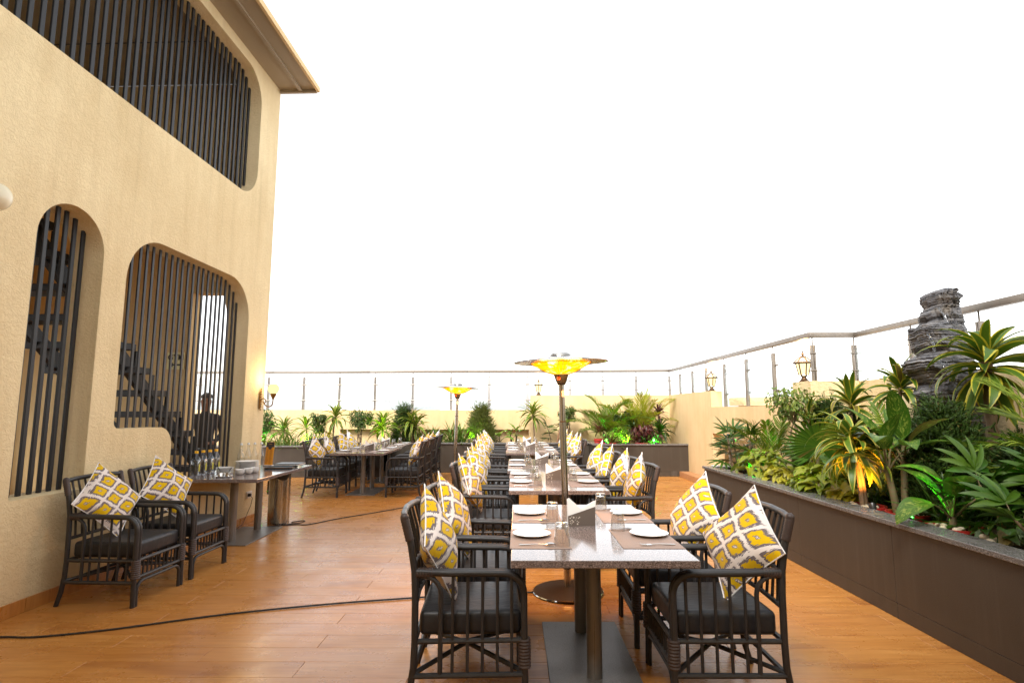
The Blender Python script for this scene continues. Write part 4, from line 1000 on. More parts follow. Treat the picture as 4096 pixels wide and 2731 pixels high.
# ---- person standing outside the hall doorway
def person():
    t = tag(obj('person', None, None, (-4.80, 8.72, 0), (0, 0, R(200))), 'person in dark clothes standing behind the slats of the left building', 'person')
    J = dict(pel=(0,0,.95,.13), chest=(0,.01,1.28,.15), neck=(0,.0,1.47,.058), jaw=(0,.035,1.54,.066), head=(0,.02,1.63,.088), crown=(0,.0,1.70,.062),
             ls=(-.18,0,1.40,.062), le=(-.25,.02,1.13,.046), lw=(-.16,.20,1.00,.033), lh=(-.12,.27,1.01,.028),
             rs=(.18,0,1.40,.062), re=(.25,.02,1.13,.046), rw=(.16,.22,1.08,.033), rh=(.12,.29,1.10,.028),
             lk=(-.10,.02,.50,.066), lf=(-.11,0,.08,.042), lt=(-.12,.15,.035,.034), lhp=(-.09,0,.88,.098),
             rk=(.10,.02,.50,.066), rf=(.11,0,.08,.042), rt=(.12,.15,.035,.034), rhp=(.09,0,.88,.098))
    E_ = [('pel','chest'), ('chest','neck'), ('neck','jaw'), ('jaw','head'), ('head','crown'), ('chest','ls'), ('ls','le'), ('le','lw'), ('lw','lh'), ('chest','rs'), ('rs','re'), ('re','rw'), ('rw','rh'), ('pel','lhp'), ('lhp','lk'), ('lk','lf'), ('lf','lt'), ('pel','rhp'), ('rhp','rk'), ('rk','rf'), ('rf','rt')]
    k = list(J); me = bpy.data.meshes.new('body'); me.from_pydata([J[q][:3] for q in k], [(k.index(a), k.index(b)) for a, b in E_], [])
    b = obj('body', me, t); md = b.modifiers.new('skin', 'SKIN'); b.modifiers.new('sub', 'SUBSURF').levels = 2; b.modifiers['sub'].render_levels = 2
    for i, q in enumerate(k): me.skin_vertices[0].data[i].radius = (J[q][3],)*2; me.skin_vertices[0].data[i].use_root = q == 'pel'
    m = mat('clothes and skin', (.02,.02,.024), .8); n_ = NT(m); s = n_.n('SeparateXYZ', {0: n_.obj()})
    hd = n_.m('GREATER_THAN', s.outputs[2], 1.475); hn = n_.m('GREATER_THAN', s.outputs[1], .215); up_ = n_.m('GREATER_THAN', s.outputs[2], .5)
    f = n_.m('MAXIMUM', hd, n_.m('MULTIPLY', hn, up_)); n_.L(n_.mix(f, (.018, .018, .022), (.16, .075, .045)), n_.b.inputs['Base Color'])
    me.materials.append(m)
    MB().lathe([(.092*math.cos(R(a)), .012+.088*math.sin(R(a))) for a in range(0, 91, 10)], 16, (0, -.012, 1.665), T=None).build('hair', 'hair', t)
    MB().lathe([(.012, -.02), (.017, 0), (.008, .022), (0, .03)], 8, (0, .115, 1.61)).build('nose', 'skin', t)
    for s in (-1, 1):
        MB().lathe([(0, -.03), (.012, -.02), (.016, 0), (.012, .02), (0, .03)], 8, (s*.09, .01, 1.62)).build('ear', 'skin', t)
        MB().lathe([(0, -.009), (.008, 0), (0, .009)], 8, (s*.034, .097, 1.64)).build('eye', 'hair', t)
        for q in range(4): MB().tube([(s*(.12+.012*(q-1.5)), .285, 1.005 if s < 0 else 1.095), (s*(.12+.012*(q-1.5)), .335-.006*abs(q-1), .985 if s < 0 else 1.075)], [.0085, .006], 6).build('finger', 'skin', t)
        MB().tube([(s*.10, .27, 1.01 if s < 0 else 1.10), (s*.075, .30, 1.0 if s < 0 else 1.09)], [.010, .007], 6).build('thumb', 'skin', t)
person()
# ---- rock waterfall
def rock():
    t = thing('rock_waterfall', (4.30, 5.6, .6), 'tall grey layered rock fountain with trickling water in the right planter', 'fountain')
    # outline: z -> (left x, right x)
    prof = [(.0, 3.98, 4.64), (.9, 3.98, 4.64), (1.28, 4.02, 4.63), (1.45, 4.06, 4.63), (1.52, 4.00, 4.62), (1.60, 3.94, 4.61), (1.68, 3.92, 4.60), (1.72, 3.95, 4.60), (1.76, 4.01, 4.57), (1.86, 3.96, 4.53), (1.90, 3.885, 4.52), (1.97, 3.89, 4.51), (2.02, 3.93, 4.50), (2.06, 4.05, 4.49), (2.14, 4.00, 4.475), (2.24, 3.985, 4.46), (2.33, 3.99, 4.44), (2.345, 4.10, 4.44), (2.38, 4.13, 4.43), (2.44, 4.09, 4.42), (2.50, 4.12, 4.41), (2.53, 4.17, 4.40), (2.58, 4.16, 4.39), (2.64, 4.15, 4.375), (2.675, 4.17, 4.35), (2.69, 4.20, 4.32)]
    def lr(z):
        for (a, l0, r0), (b, l1, r1) in zip(prof, prof[1:]):
            if a <= z <= b: u = (z-a)/(b-a); return l0+(l1-l0)*u, r0+(r1-r0)*u
        return prof[-1][1:]
    n = 72; v = []; f = []; z = .55; zs = []; rr = random.Random(12)
    while z < 2.685:
        th = rr.choice((.010, .014, .02, .03, .045)); zs.append((z, th)); z += th
    rows = []; rb_ = [rr.uniform(-1, 1) for _ in range(97)]
    for i, (z, th) in enumerate(zs):
        j = .022*noise.noise(Vector((0, 3, z*9)))+rr.uniform(-1, 1)*.010; ph = 4+z*1.5+rr.uniform(-.25, .25); ins = .006+rr.uniform(0, .016)
        for zz, k in ((z+.002, ins), (z+th*.35, 0), (z+th*.8, .003), (z+th, ins*.9)): rows.append((zz, j-k, ph))
    for zz, j, ph in rows:
        l, r = lr(min(zz, 2.689)); cx, hw = (l+r)/2, (r-l)/2
        for q in range(n):
            a = 2*math.pi*q/n; c_, s_ = math.cos(a), math.sin(a)
            e = 2/2.8; ux, uy = math.copysign(abs(c_)**e, c_), math.copysign(abs(s_)**e, s_)
            blk = rb_[(int(zz/.11)*13+int((a+zz*.7)*3.2)*7) % 97]*.020
            nz = blk+noise.noise(Vector((c_*2.2, s_*2.2, zz*2.2)))*.045+noise.noise(Vector((c_*5+ph, s_*5, zz*7)))*.035+noise.noise(Vector((c_*14, s_*14, zz*24)))*.022+noise.noise(Vector((c_*34, s_*34, zz*60+3)))*.012
            flip = 1 if c_ < .4 else .45
            k = 1+(j*flip+nz*flip)/max(.1, hw)
            # strata tilt a little
            tilt = .05*c_*hw+.018*math.sin(a*2+ph)
            v.append((cx+.05+ux*(hw-.055)*k-4.30, uy*(.33-.055*(zz-.55))*(1+.5*(k-1))+.02, zz+tilt+.010*noise.noise(Vector((c_*7, s_*7, ph)))-.6))
    for i in range(len(rows)-1):
        for q in range(n): f.append((i*n+q, i*n+(q+1) % n, (i+1)*n+(q+1) % n, (i+1)*n+q))
    f.append(tuple((len(rows)-1)*n+q for q in range(n)))
    m = mat('grey slate rock', (.11, .11, .12), .55); n_ = NT(m); p = n_.pos()
    a = n_.noise(n_.mapv(p, (1.5, 1.5, 16)), 2., 6, .65, .5); b = n_.noise(p, 5, 5, .6)
    c_ = n_.ramp(a, [(.30, (.024, .024, .027)), (.5, (.085, .085, .092)), (.74, (.22, .215, .215))]); c_ = n_.mix(n_.ramp(b, [(.5, (0,0,0)), (.8, (1,1,1))]), c_, (.115, .09, .06))
    n_.L(c_, n_.b.inputs['Base Color']); n_.bump(n_.m('ADD', a, n_.m('MULTIPLY', n_.noise(n_.mapv(p, (1, 1, 3)), 40, 4), .5)), .7, .02)
    n_.L(n_.ramp(b, [(.3, (.25,)*3), (.6, (.62,)*3)]), n_.b.inputs['Roughness'])
    mb = MB(); mb.add(v, f); mb.build('rock', m, t, True, 22)
    fr = -.36
    for pts, w_ in (([(-.16, -.20, 1.88), (-.17, -.27, 1.80), (-.17, -.30, 1.72)], .012), ([(-.29, -.20, 1.62), (-.31, -.27, 1.56), (-.31, -.30, 1.44)], .014), ([(-.27, -.27, 1.36), (-.26, -.35, 1.28), (-.21, -.37, 1.12), (-.20, -.38, .98)], .016), ([(-.24, -.33, 1.34), (-.19, -.37, 1.20), (-.19, -.38, 1.10)], .008), ([(-.17, -.36, 1.0), (-.12, -.40, .90), (-.08, -.41, .72), (-.06, -.41, .60)], .012), ([(-.12, -.37, 1.02), (-.07, -.40, .92), (-.05, -.41, .74)], .007)):
        pp = smooth_path(pts, 5)
        m_ = MB()
        for s in range(3):
            o_ = (s-1)*w_*.8; m_.tube([q+Vector((o_+.004*math.sin(q.z*60+s*2), 0, 0)) for q in pp], [w_*.22*(1+.5*math.sin(k*1.9+s)) for k in range(len(pp))], 6)
        m_.build('water_trickle', 'water', t)
rock()
# ---- copper pipe by the back planter, tray on the planter end
t = thing('water_pipe', (1.18, 14.35, .60), 'bent copper coloured water pipe rising from the back planter', 'pipe')
MB().tube(smooth_path([(-.14, 0, 0), (-.08, 0, .25), (-.02, 0, .48), (.03, 0, .55), (.10, 0, .565), (.20, 0, .565)], 4), .018, 10).build('pipe', 'cu', t)
tag(MB().rbox(-.16, .16, -.09, .09, 0, .012, .004, 2).build('flat_tray', 'white_plastic'), 'flat white tray lying on the planter corner by the lady palm', 'tray').location = (3.0, 8.18, .6915)
# ================================================================== PLANTS
GA = 2.399963
def leaf_data(L, W, droop=60, n=7, shape='strap', fold=.25, twist=0., curl=0., wav=0.):
    """blade along +x with its face up, arching down by droop degrees; returns verts, faces, uvs"""
    v = []; f = []; uv = []; x = z = 0.; a = R(droop)*.05; st = L/n
    for i in range(n+1):
        u = i/n
        if shape == 'strap': w_ = W*min(1, .45+u*2.4)*(1-max(0, (u-.45)/.55)**2.2)
        elif shape == 'lance': w_ = W*(math.sin(math.pi*min(1, (.04+u*.96))**.8)**.9)
        elif shape == 'oval': w_ = W*math.sin(math.pi*(.03+.97*u)**.85)**.62
        elif shape == 'heart': w_ = W*(1.0 if u < .02 else 1)*(1-u)**.75*(1.12 if u < .3 else 1.0)*(1-.25*max(0, .15-u)/.15)
        else: w_ = W*(1-u)**.6
        if i == n: w_ = max(.0, w_*.1)
        h = abs(w_)*fold; tw = twist*u; wz = wav*math.sin(u*9)*w_
        for s in (-1, 0, 1):
            yy, zz = s*w_*.5, (h if s else 0)+(wz*s)
            yy, zz = yy*math.cos(tw)-zz*math.sin(tw), yy*math.sin(tw)+zz*math.cos(tw)
            back = -.10*L if (shape == 'heart' and i == 0 and s) else 0
            v.append((x-zz*math.sin(a)*-1*0+back, yy, z+zz))
        x += st*math.cos(a); z -= st*math.sin(a); a = R(droop)*(.05+.95*((i+1)/n)**1.3)
    for i in range(n):
        for s in (0, 1):
            q = i*3+s; f.append((q, q+3, q+4, q+1)); u0, u1 = i/n, (i+1)/n
            uv.append([(s/2, u0), (s/2, u1), ((s+1)/2, u1), ((s+1)/2, u0)])
    return v, f, uv
def leaf_mesh(name, m, *a, **k):
    d = leaf_data(*a, **k); b = MB(); b.add(d[0], d[1], None, d[2]); return b.mesh(name, m, True, 80)
def Tleaf(p, az, el, roll=0, s=1.): return Matrix.Translation(p) @ Matrix.Rotation(az, 4, 'Z') @ Matrix.Rotation(-el, 4, 'Y') @ Matrix.Rotation(roll, 4, 'X') @ Matrix.Scale(s, 4)
def plant(name, x, y, z, label, cat='plant', group=None):
    return thing(name, (x, y, z), label, cat, group or 'planter greenery')
def stem_path(h, r, bend, n=6, base=(0, 0)):
    a = bend*6.28
    return [(base[0]+.5*r*math.sin(u*2.2+a)-.5*r*math.sin(a)+bend*.0, base[1]+.5*r*math.cos(u*2+a)-.5*r*math.cos(a), u*h) for u in [i/n for i in range(n+1)]]
VAR = {}
def variants(key, m, specs):
    if key not in VAR: VAR[key] = [leaf_mesh('leaf', m, *s[0], **s[1]) for s in specs]
    return VAR[key]
def rosette(t, c, n, mesh_or_data, el0, el1, smin=.7, smax=1.05, sep=True, r=random, m=None, dz=0.0, name='leaf', joined=None, az0=0.):
    for i in range(n):
        u = i/(n-1) if n > 1 else 0
        el = R(el0+(el1-el0)*u**.8+r.uniform(-9, 9)); az = az0+i*GA+r.uniform(-.25, .25); s = (smin+(smax-smin)*(math.sin(math.pi*(.25+.6*u))))*r.uniform(.88, 1.1)
        p = Vector(c)+Vector((.012*math.cos(az), .012*math.sin(az), -dz*(1-u)))
        T = Tleaf(p, az, el, r.uniform(-.5, .5), s)
        d = mesh_or_data[r.randrange(len(mesh_or_data))]
        if sep: o = obj(name, d, t); o.matrix_local = T
        else: joined.add(d[0], d[1], T, d[2])
# ---- dracaena: cane with a head of striped strap leaves
DR = [((.46, .058, 75), dict(n=8, fold=.18, twist=.3)), ((.50, .062, 100), dict(n=8, fold=.18, twist=-.4)), ((.44, .056, 50), dict(n=8, fold=.2)), ((.52, .060, 120), dict(n=9, fold=.15, twist=.2))]
def dracaena(x, y, z, h, n, sc, label, m='drac', sep=False, cane='bark', seed=1, el=(-25, 82), stems=1, cr=.018, ringed=False, wk=1.):
    r = random.Random(seed); t = plant('dracaena', x, y, z, label, 'plant')
    for k in range(stems):
        hh = h*(1-.16*k); bx = .05*k*math.cos(seed+k*2.1); by = .05*k*math.sin(seed+k*2.1)
        p = [(bx+(.10*k*math.cos(seed*2+k)+.05*math.sin(seed))*(i/6)**1.5, by+.08*k*math.sin(seed*2+k)*(i/6), hh*i/6) for i in range(7)]
        rad = [cr*(1.25-.35*i/6) for i in range(7)]
        if ringed:
            pp = []; rad = []
            for i in range(19):
                u = i/18; a, b = p[min(5, int(u*6))], p[min(6, int(u*6)+1)]; fr = u*6-min(5, int(u*6)); pp.append(Vector(a).lerp(Vector(b), fr)); rad.append(cr*(1.3-.3*u)*(1.18 if i % 2 else .88))
            p = pp
        mb = MB(); mb.tube(p, rad, 9)
        if ringed:
            for i in range(26):
                u = .12+.86*i/26; q = Vector(p[int(u*18)]); a = i*GA
                mb.tube([q, q+Vector((math.cos(a)*cr*1.9, math.sin(a)*cr*1.9, .035))], [cr*.55, .001], 5)
        mb.build('stem', cane, t)
        top = p[-1]; nn = max(8, int(n*(1-.2*k)))
        if sep: rosette(t, top, nn, variants(m+'%.2f%.2f' % (sc, wk), m, [((a[0][0]*sc, a[0][1]*sc*wk, a[0][2]), a[1]) for a in DR]), el[0], el[1], sep=True, r=r, dz=.16*sc)
        else:
            ds = [leaf_data(a[0][0]*sc, a[0][1]*sc, a[0][2], n=5, **{q: w_ for q, w_ in a[1].items() if q != 'n'}) for a in DR]
            j = MB(); rosette(t, top, nn, ds, el[0], el[1], sep=False, r=r, dz=.16*sc, joined=j); j.build('crown', m, t, True, 80)
    return t
# ---- ficus ball on several stems
def ficus(x, y, z, h, rx, rz, label, m='ficus', n=1500, seed=1, stems=3, ls=.05, name='ficus_tree', loose=.0):
    r = random.Random(seed); t = plant(name, x, y, z, label, 'tree', 'small trees in the planters'); j = MB(); tw = MB()
    c = Vector((0, 0, h)); d = [leaf_data(ls, ls*.42, 50, n=3, shape='lance', fold=.2), leaf_data(ls*1.15, ls*.45, 80, n=3, shape='lance', fold=.2)]
    clumps = []
    for k in range(26):
        v = Vector((r.gauss(0, 1), r.gauss(0, 1), r.gauss(0, 1))).normalized()*(r.random()**.4)
        clumps.append((Vector((v.x*rx*.82, v.y*rx*.82, v.z*rz*.82)), r.uniform(.28, .5)*rx))
    for i in range(n):
        cc, cr_ = clumps[r.randrange(len(clumps))]
        v = Vector((r.gauss(0, 1), r.gauss(0, 1), r.gauss(0, 1))).normalized()*cr_*(.45+.6*r.random())
        p = c+cc+v; out = (p-c); az = math.atan2(out.y, out.x)+r.uniform(-1, 1); el = R(r.uniform(-75, 25))
        q = d[r.randrange(2)]; j.add(q[0], q[1], Tleaf(p, az, el, r.uniform(-.8, .8), r.uniform(.75, 1.25)), q[2])
    j.build('crown', m, t, True, 80)
    for k in range(stems):
        a = 6.28*k/stems+seed; e = Vector((math.cos(a)*rx*.35, math.sin(a)*rx*.35, h-.05))
        tw.tube(smooth_path([(.02*math.cos(a), .02*math.sin(a), 0), (.045*math.cos(a+1.5), .045*math.sin(a+1.5), h*.33), (.05*math.cos(a+3), .05*math.sin(a+3), h*.62), e], 4), [.014*(1-.045*q) for q in range(13)], 7)
    for k in range(12):
        cc = clumps[k][0]+c; tw.tube([(0, 0, h*.72), ((cc.x)*.5, cc.y*.5, h*.72+(cc.z-h*.72)*.6), tuple(cc)], [.008, .006, .003], 5)
    tw.build('trunk', 'bark', t)
    return t
# ---- thuja: dense cone of feathery sprays
def thuja(x, y, z, h, rx, label, m='thuja', n=2600, seed=1, sp=.07, conic=.6):
    r = random.Random(seed); t = plant('thuja_shrub', x, y, z, label, 'shrub', 'thuja shrubs'); j = MB()
    # flat scale leaved spray: a mid vein with side blades
    def spray(L):
        v = []; f = []; n_ = 5
        for i in range(n_):
            u = i/n_; w_ = L*.42*(1-u*.8)
            for s in (-1, 1):
                b = len(v); v += [(L*u, 0, 0), (L*(u+.16), s*w_*.25, .004*s), (L*(u+.34), s*w_*.75, .01), (L*(u+.20), s*w_*.55, -.004)]; f.append((b, b+1, b+2, b+3) if s > 0 else (b+3, b+2, b+1, b))
        b = len(v); v += [(0, -L*.02, 0), (L*1.15, 0, .0), (0, L*.02, 0)]; f.append((b, b+1, b+2)); return v, f
    sd = [spray(sp), spray(sp*1.4)]
    plumes = []
    for k in range(60):
        u = r.random()**.8; a = r.uniform(0, 6.28); rad = rx*(1-u**1.6*conic)*math.sqrt(max(.02, 1-(abs(u-.38)/.75)**2.5))
        plumes.append((Vector((math.cos(a)*rad*.72, math.sin(a)*rad*.72, u*h*.86)), a, rad))
    for i in range(n):
        p0, a, rad = plumes[r.randrange(60)]
        v = Vector((r.gauss(0, .16), r.gauss(0, .16), r.gauss(.05, .16)))*rx*1.0; v.z *= 1.5
        p = p0+v
        if p.z < .0: p.z = r.uniform(0, .1)
        aa = math.atan2(p.y, p.x)+r.gauss(0, .5); el = R(r.gauss(38, 32)); q = sd[r.randrange(2)]
        j.add(q[0], q[1], Tleaf(p, aa, el, r.uniform(0, 3.14), r.uniform(.7, 1.3)))
    j.build('foliage', m, t, False)
    # dark inner twigs
    tw = MB()
    tw.tube([(0, 0, -.05), (0, 0, h*.8)], [.025, .004], 6)
    for k in range(40): p0 = plumes[k][0]; tw.tube([(0, 0, max(0, p0.z-.18)), (p0.x*.5, p0.y*.5, p0.z-.06), tuple(p0)], [.008, .005, .002], 4)
    tw.build('stem', 'bark', t); return t
# ---- sword leaf clump
def clump(x, y, z, n, L, W, label, m='grass', seed=1, el=(12, 82), droop=(20, 60), name='sword_plant', spread=.08, sep=False):
    r = random.Random(seed); t = plant(name, x, y, z, label); j = MB()
    ds = [leaf_data(L, W, d_, n=6, shape='strap', fold=.35) for d_ in (droop[0], (droop[0]+droop[1])/2, droop[1])]
    ms = None
    if sep:
        ms = []
        for d_ in ds: b = MB(); b.add(d_[0], d_[1], None, d_[2]); ms.append(b.mesh('leaf', m, True, 80))
    for i in range(n):
        u = i/n; T = Tleaf((r.uniform(-spread, spread), r.uniform(-spread, spread), 0), i*GA, R(el[0]+(el[1]-el[0])*u+r.uniform(-8, 8)), r.uniform(-.4, .4), r.uniform(.7, 1.1))
        if sep: o = obj('leaf', ms[r.randrange(3)], t); o.matrix_local = T
        else: q = ds[r.randrange(3)]; j.add(q[0], q[1], T, q[2])
    if not sep: j.build('leaves', m, t, True, 80)
    return t
# ---- feather palm
def frond_data(L, nl, lw, droop, r, ll=.30):
    """pinnate frond along +x"""
    v = []; f = []; uv = []; mb = MB(); x = z = 0; a = 0; n = 14; P = []
    for i in range(n+1):
        P.append((x, 0, z)); u = i/n; a = R(droop)*u**1.4; x += L/n*math.cos(a); z -= L/n*math.sin(a)
    mb.tube(P, [.007*(1-.85*i/n) for i in range(n+1)], 5)
    mb.uv = [[(.5, .5)]*len(q) for q in mb.f]
    for k in range(nl):
        u = .16+.84*(k+.5)/nl; i = min(n-1, int(u*n)); fr = u*n-i; p = Vector(P[i]).lerp(Vector(P[i+1]), fr); a = R(droop)*u**1.4
        for s in (-1, 1):
            le = ll*math.sin(math.pi*(.12+.80*u))**.7*r.uniform(.9, 1.1); d = leaf_data(le, lw, r.uniform(25, 60), n=4, shape='lance', fold=.3)
            T = Matrix.Translation(p) @ Matrix.Rotation(a, 4, 'Y') @ Matrix.Rotation(s*R(r.uniform(46, 58)-18*u), 4, 'Z') @ Matrix.Rotation(-R(r.uniform(18, 34)), 4, 'Y') @ Matrix.Rotation(s*R(-18), 4, 'X')
            mb.add(d[0], d[1], T, d[2])
    return mb.v, mb.f, mb.uv
def palm(x, y, z, n, L, label, m='palm', seed=1, el=(25, 86), stemh=.25, lw=.020, nl=26, ll=.30, sep=True):
    r = random.Random(seed); t = plant('feather_palm', x, y, z, label, 'palm', 'feather palms')
    st = MB()
    for k in range(4): a = k*1.7; st.tube([(.05*math.cos(a), .05*math.sin(a), -.05), (.07*math.cos(a), .07*math.sin(a), stemh)], [.016, .012], 7)
    st.build('stem', 'bark_green', t)
    vs = []
    for k in range(4):
        d = frond_data(L*r.uniform(.9, 1.1), nl, lw, r.uniform(35, 85), r, ll); b = MB(); b.add(d[0], d[1], None, d[2]); vs.append(b.mesh('frond', m, True, 80))
    for i in range(n):
        u = i/max(1, n-1); az = i*GA+r.uniform(-.3, .3)
        o = obj('frond', vs[i % 4], t); o.matrix_local = Tleaf((.05*math.cos(az), .05*math.sin(az), stemh*r.uniform(.7, 1.05)), az, R(el[0]+(el[1]-el[0])*u**.8+r.uniform(-6, 6)), r.uniform(-.4, .4), r.uniform(.75, 1.05))
    return t
# ---- lady palm: slender canes carrying fingered fans
def fan_fingers(L, W, n, spread, r, droop=35, fold=.22):
    mb = MB()
    for k in range(n):
        a = R(spread)*((k+.5)/n-.5); d = leaf_data(L*(1-.22*abs((k+.5)/n-.5)*2)*r.uniform(.93, 1.05), W, r.uniform(droop*.6, droop*1.5), n=6, shape='oval' if W > .03 else 'strap', fold=fold)
        mb.add(d[0], d[1], Matrix.Rotation(a, 4, 'Z') @ Matrix.Rotation(R(r.uniform(-10, 6)), 4, 'Y'), d[2])
    return mb
def rhapis(x, y, z, stems, h, nf, L, W, label, seed=1, fingers=8, m='rhapis', lean=.12, low=.35):
    r = random.Random(seed); t = plant('lady_palm', x, y, z, label, 'palm', 'lady palms')
    vs = [fan_fingers(L, W, fingers+k % 2, 200, r).mesh('fan_leaf', m, True, 80) for k in range(3)]
    for s in range(stems):
        a = s*2.2+seed; b = Vector((.10*math.cos(a), .10*math.sin(a), 0))*(0 if stems == 1 else 1); hh = h*r.uniform(.75, 1.05)
        e = b+Vector((lean*math.cos(a+.4), lean*math.sin(a+.4), hh))
        MB().tube([b-Vector((0, 0, .05)), b.lerp(e, .5)+Vector((.01, 0, 0)), e], [.011, .010, .008], 7).build('cane', 'bark', t)
        for k in range(nf):
            u = low+(1-low)*k/max(1, nf-1); p = b.lerp(e, u); az = k*GA+a+r.uniform(-.3, .3); el = R(10+62*(u-low)/(1-low)+r.uniform(-10, 10)); pl = r.uniform(.10, .18)*(1.1-.4*u)
            q = p+Vector((math.cos(az)*math.cos(el), math.sin(az)*math.cos(el), math.sin(el)))*pl
            MB().tube([p, q], [.004, .003], 5).build('petiole', 'bark_green', t)
            o = obj('fan_leaf', vs[r.randrange(3)], t); o.matrix_local = Tleaf(q, az, el-R(12), r.uniform(-.3, .3), r.uniform(.85, 1.1))
    return t
# ---- fan palm with pleated round leaves
def fanleaf_mesh(Rr, n=34, r=random):
    mb = MB()
    for k in range(n):
        a = R(300)*((k+.5)/n-.5); w_ = R(300)/n*.5; L = Rr*r.uniform(.92, 1.03)
        rows = []
        for (q, ww) in ((.03, 1.), (.35, 1.), (.62, 1.), (.78, .62), (.92, .3), (1.0, .03)):
            rr_ = L*q; dz = .10*Rr*(q**2)*-1.2+.06*Rr*q; rows.append([(rr_*math.cos(a+s*w_*ww), rr_*math.sin(a+s*w_*ww), dz+(.035*rr_ if s == 0 else 0)) for s in (-1, 0, 1)])
        v = [p for q in rows for p in q]; f = []; uv = []
        for i in range(5):
            for s in (0, 1): b = i*3+s; f.append((b, b+3, b+4, b+1)); uv.append([(s/2, i/5), (s/2, (i+1)/5), ((s+1)/2, (i+1)/5), ((s+1)/2, i/5)])
        mb.add(v, f, None, uv)
    return mb.mesh('fan_leaf', 'fan', True, 50)
def fanpalm(x, y, z, leaves, label, seed=1):
    r = random.Random(seed); t = plant('fan_palm', x, y, z, label, 'palm')
    vs = [fanleaf_mesh(.40, 34, r), fanleaf_mesh(.34, 30, r)]
    for k, (dx, dy, dz, az, el, roll, s) in enumerate(leaves):
        MB().tube([(0, 0, -.05), (dx*.5, dy*.5, dz*.7), (dx, dy, dz)], [.010, .008, .006], 6).build('petiole', 'bark_green', t)
        o = obj('fan_leaf', vs[k % 2], t); o.matrix_local = Tleaf((dx, dy, dz), R(az), R(el), R(roll), s)
    return t
# ---- dumb cane: big patterned oval leaves on a cane
def dumbcane(x, y, z, h, leaves, L, W, label, seed=1, cane=True, m='dief'):
    r = random.Random(seed); t = plant('dumb_cane', x, y, z, label)
    vs = [leaf_mesh('leaf', m, L, W, d_, n=9, shape='oval', fold=.16, wav=.05) for d_ in (35, 60, 85)]
    for s, (bx, by, tx, ty, hh) in enumerate(h):
        if cane: MB().tube([(bx, by, -.06), (bx+(tx-bx)*.4, by+(ty-by)*.4, hh*.45), (tx, ty, hh)], [.030, .026, .022], 10).build('stem', 'bark_green', t)
        for k in range(leaves):
            u = k/max(1, leaves-1); az = k*GA+s*1.3+seed; el = R(20+58*u+r.uniform(-10, 10)); pl = .16*(1-.3*u)*L/.3
            p = Vector((tx, ty, hh*(.86+.14*u))); q = p+Vector((math.cos(az)*math.cos(el+.3), math.sin(az)*math.cos(el+.3), math.sin(el+.3)))*pl
            MB().tube([p, p.lerp(q, .6)+Vector((0, 0, .01)), q], [.011, .008, .005], 6).build('petiole', 'bark_green', t)
            o = obj('leaf', vs[r.randrange(3)], t); o.matrix_local = Tleaf(q, az, el-R(8), r.uniform(-.45, .45), r.uniform(.8, 1.1))
    return t
# ---- heart leaved ground cover
def hearts(x, y, z, rx, ry, hh, n, label, m='syn', seed=1, L=.11, sep=True):
    r = random.Random(seed); t = plant('arrowhead_vine', x, y, z, label); st = MB(); j = MB()
    ds = [leaf_data(L, L*.82, d_, n=6, shape='heart', fold=.16, wav=.04) for d_ in (30, 60, 85)]; ms = []
    for d_ in ds: b = MB(); b.add(d_[0], d_[1], None, d_[2]); ms.append(b.mesh('leaf', m, True, 80))
    for i in range(n):
        a = r.uniform(0, 6.28); q = math.sqrt(r.random()); px, py = math.cos(a)*q*rx, math.sin(a)*q*ry
        pz = hh*(.35+.65*(1-q*q))*r.uniform(.55, 1.1); az = math.atan2(py-.25*ry, px-.6*rx)+r.uniform(-1, 1)
        p = Vector((px, py, pz)); st.tube([(px*.6, py*.6, -.03), tuple(p.lerp(Vector((px*.6, py*.6, 0)), .3)+Vector((0, 0, .02))), tuple(p)], [.003, .0025, .002], 4)
        T = Tleaf(p, az, R(r.uniform(-45, 25)), r.uniform(-.6, .6), r.uniform(.7, 1.25))
        if sep: o = obj('leaf', ms[r.randrange(3)], t); o.matrix_local = T
        else: q_ = ds[r.randrange(3)]; j.add(q_[0], q_[1], T, q_[2])
    if not sep: j.build('leaves', m, t, True, 80)
    st.build('stalks', 'bark_green', t); return t

ZB = .60
# ------------------------------- back planters, left to right
ficus(-5.93, 13.35, ZB, .66, .26, .32, 'round ficus ball at the far left, half hidden by the building', seed=2, n=1300)
dracaena(-5.53, 13.5, ZB, .50, 34, .92, 'striped dracaena right of the leftmost ficus ball', seed=3, el=(-40, 80))
dracaena(-4.98, 13.55, ZB, .55, 26, .85, 'narrow striped dracaena between two ficus balls at the back left', seed=4, el=(-10, 85))
clump(-5.25, 13.05, ZB+.03, 110, .52, .022, 'large grassy clump spilling over the left end of the back planter', seed=5, el=(5, 82), name='grass_clump', spread=.22)
clump(-4.72, 13.1, ZB+.03, 60, .45, .022, 'smaller grassy clump beside the tall ficus at the back left', seed=6, el=(15, 85), name='grass_clump', spread=.14)
hearts(-5.85, 13.05, ZB+.03, .35, .14, .28, 70, 'yellow green leafy plant at the left end of the back planter', 'syn', 3, .10, False)
hearts(-4.30, 13.05, ZB+.03, .30, .14, .32, 60, 'yellow leafy plant lit from below behind the left row chairs', 'syn_y', 4, .10, False)
ficus(-4.66, 13.4, ZB, .62, .22, .38, 'tall narrow ficus behind the left row, lit green on one side', seed=7, n=1400)
dracaena(-4.39, 13.6, ZB, .80, 34, .98, 'tall striped dracaena with crown above the left parapet', seed=8, el=(-35, 82))
ficus(-3.70, 13.45, ZB, .70, .31, .32, 'round ficus ball on twisted stems behind the left row', seed=9, n=1700, stems=5)
dracaena(-3.17, 13.6, ZB, .62, 38, .95, 'striped dracaena with green lit trunk in the middle of the back', seed=10, el=(-25, 84), stems=2)
thuja(-2.78, 14.18, ZB, .98, .34, 'dense thuja left of the double stemmed dracaena', 'thuja', 2400, 11, .075)
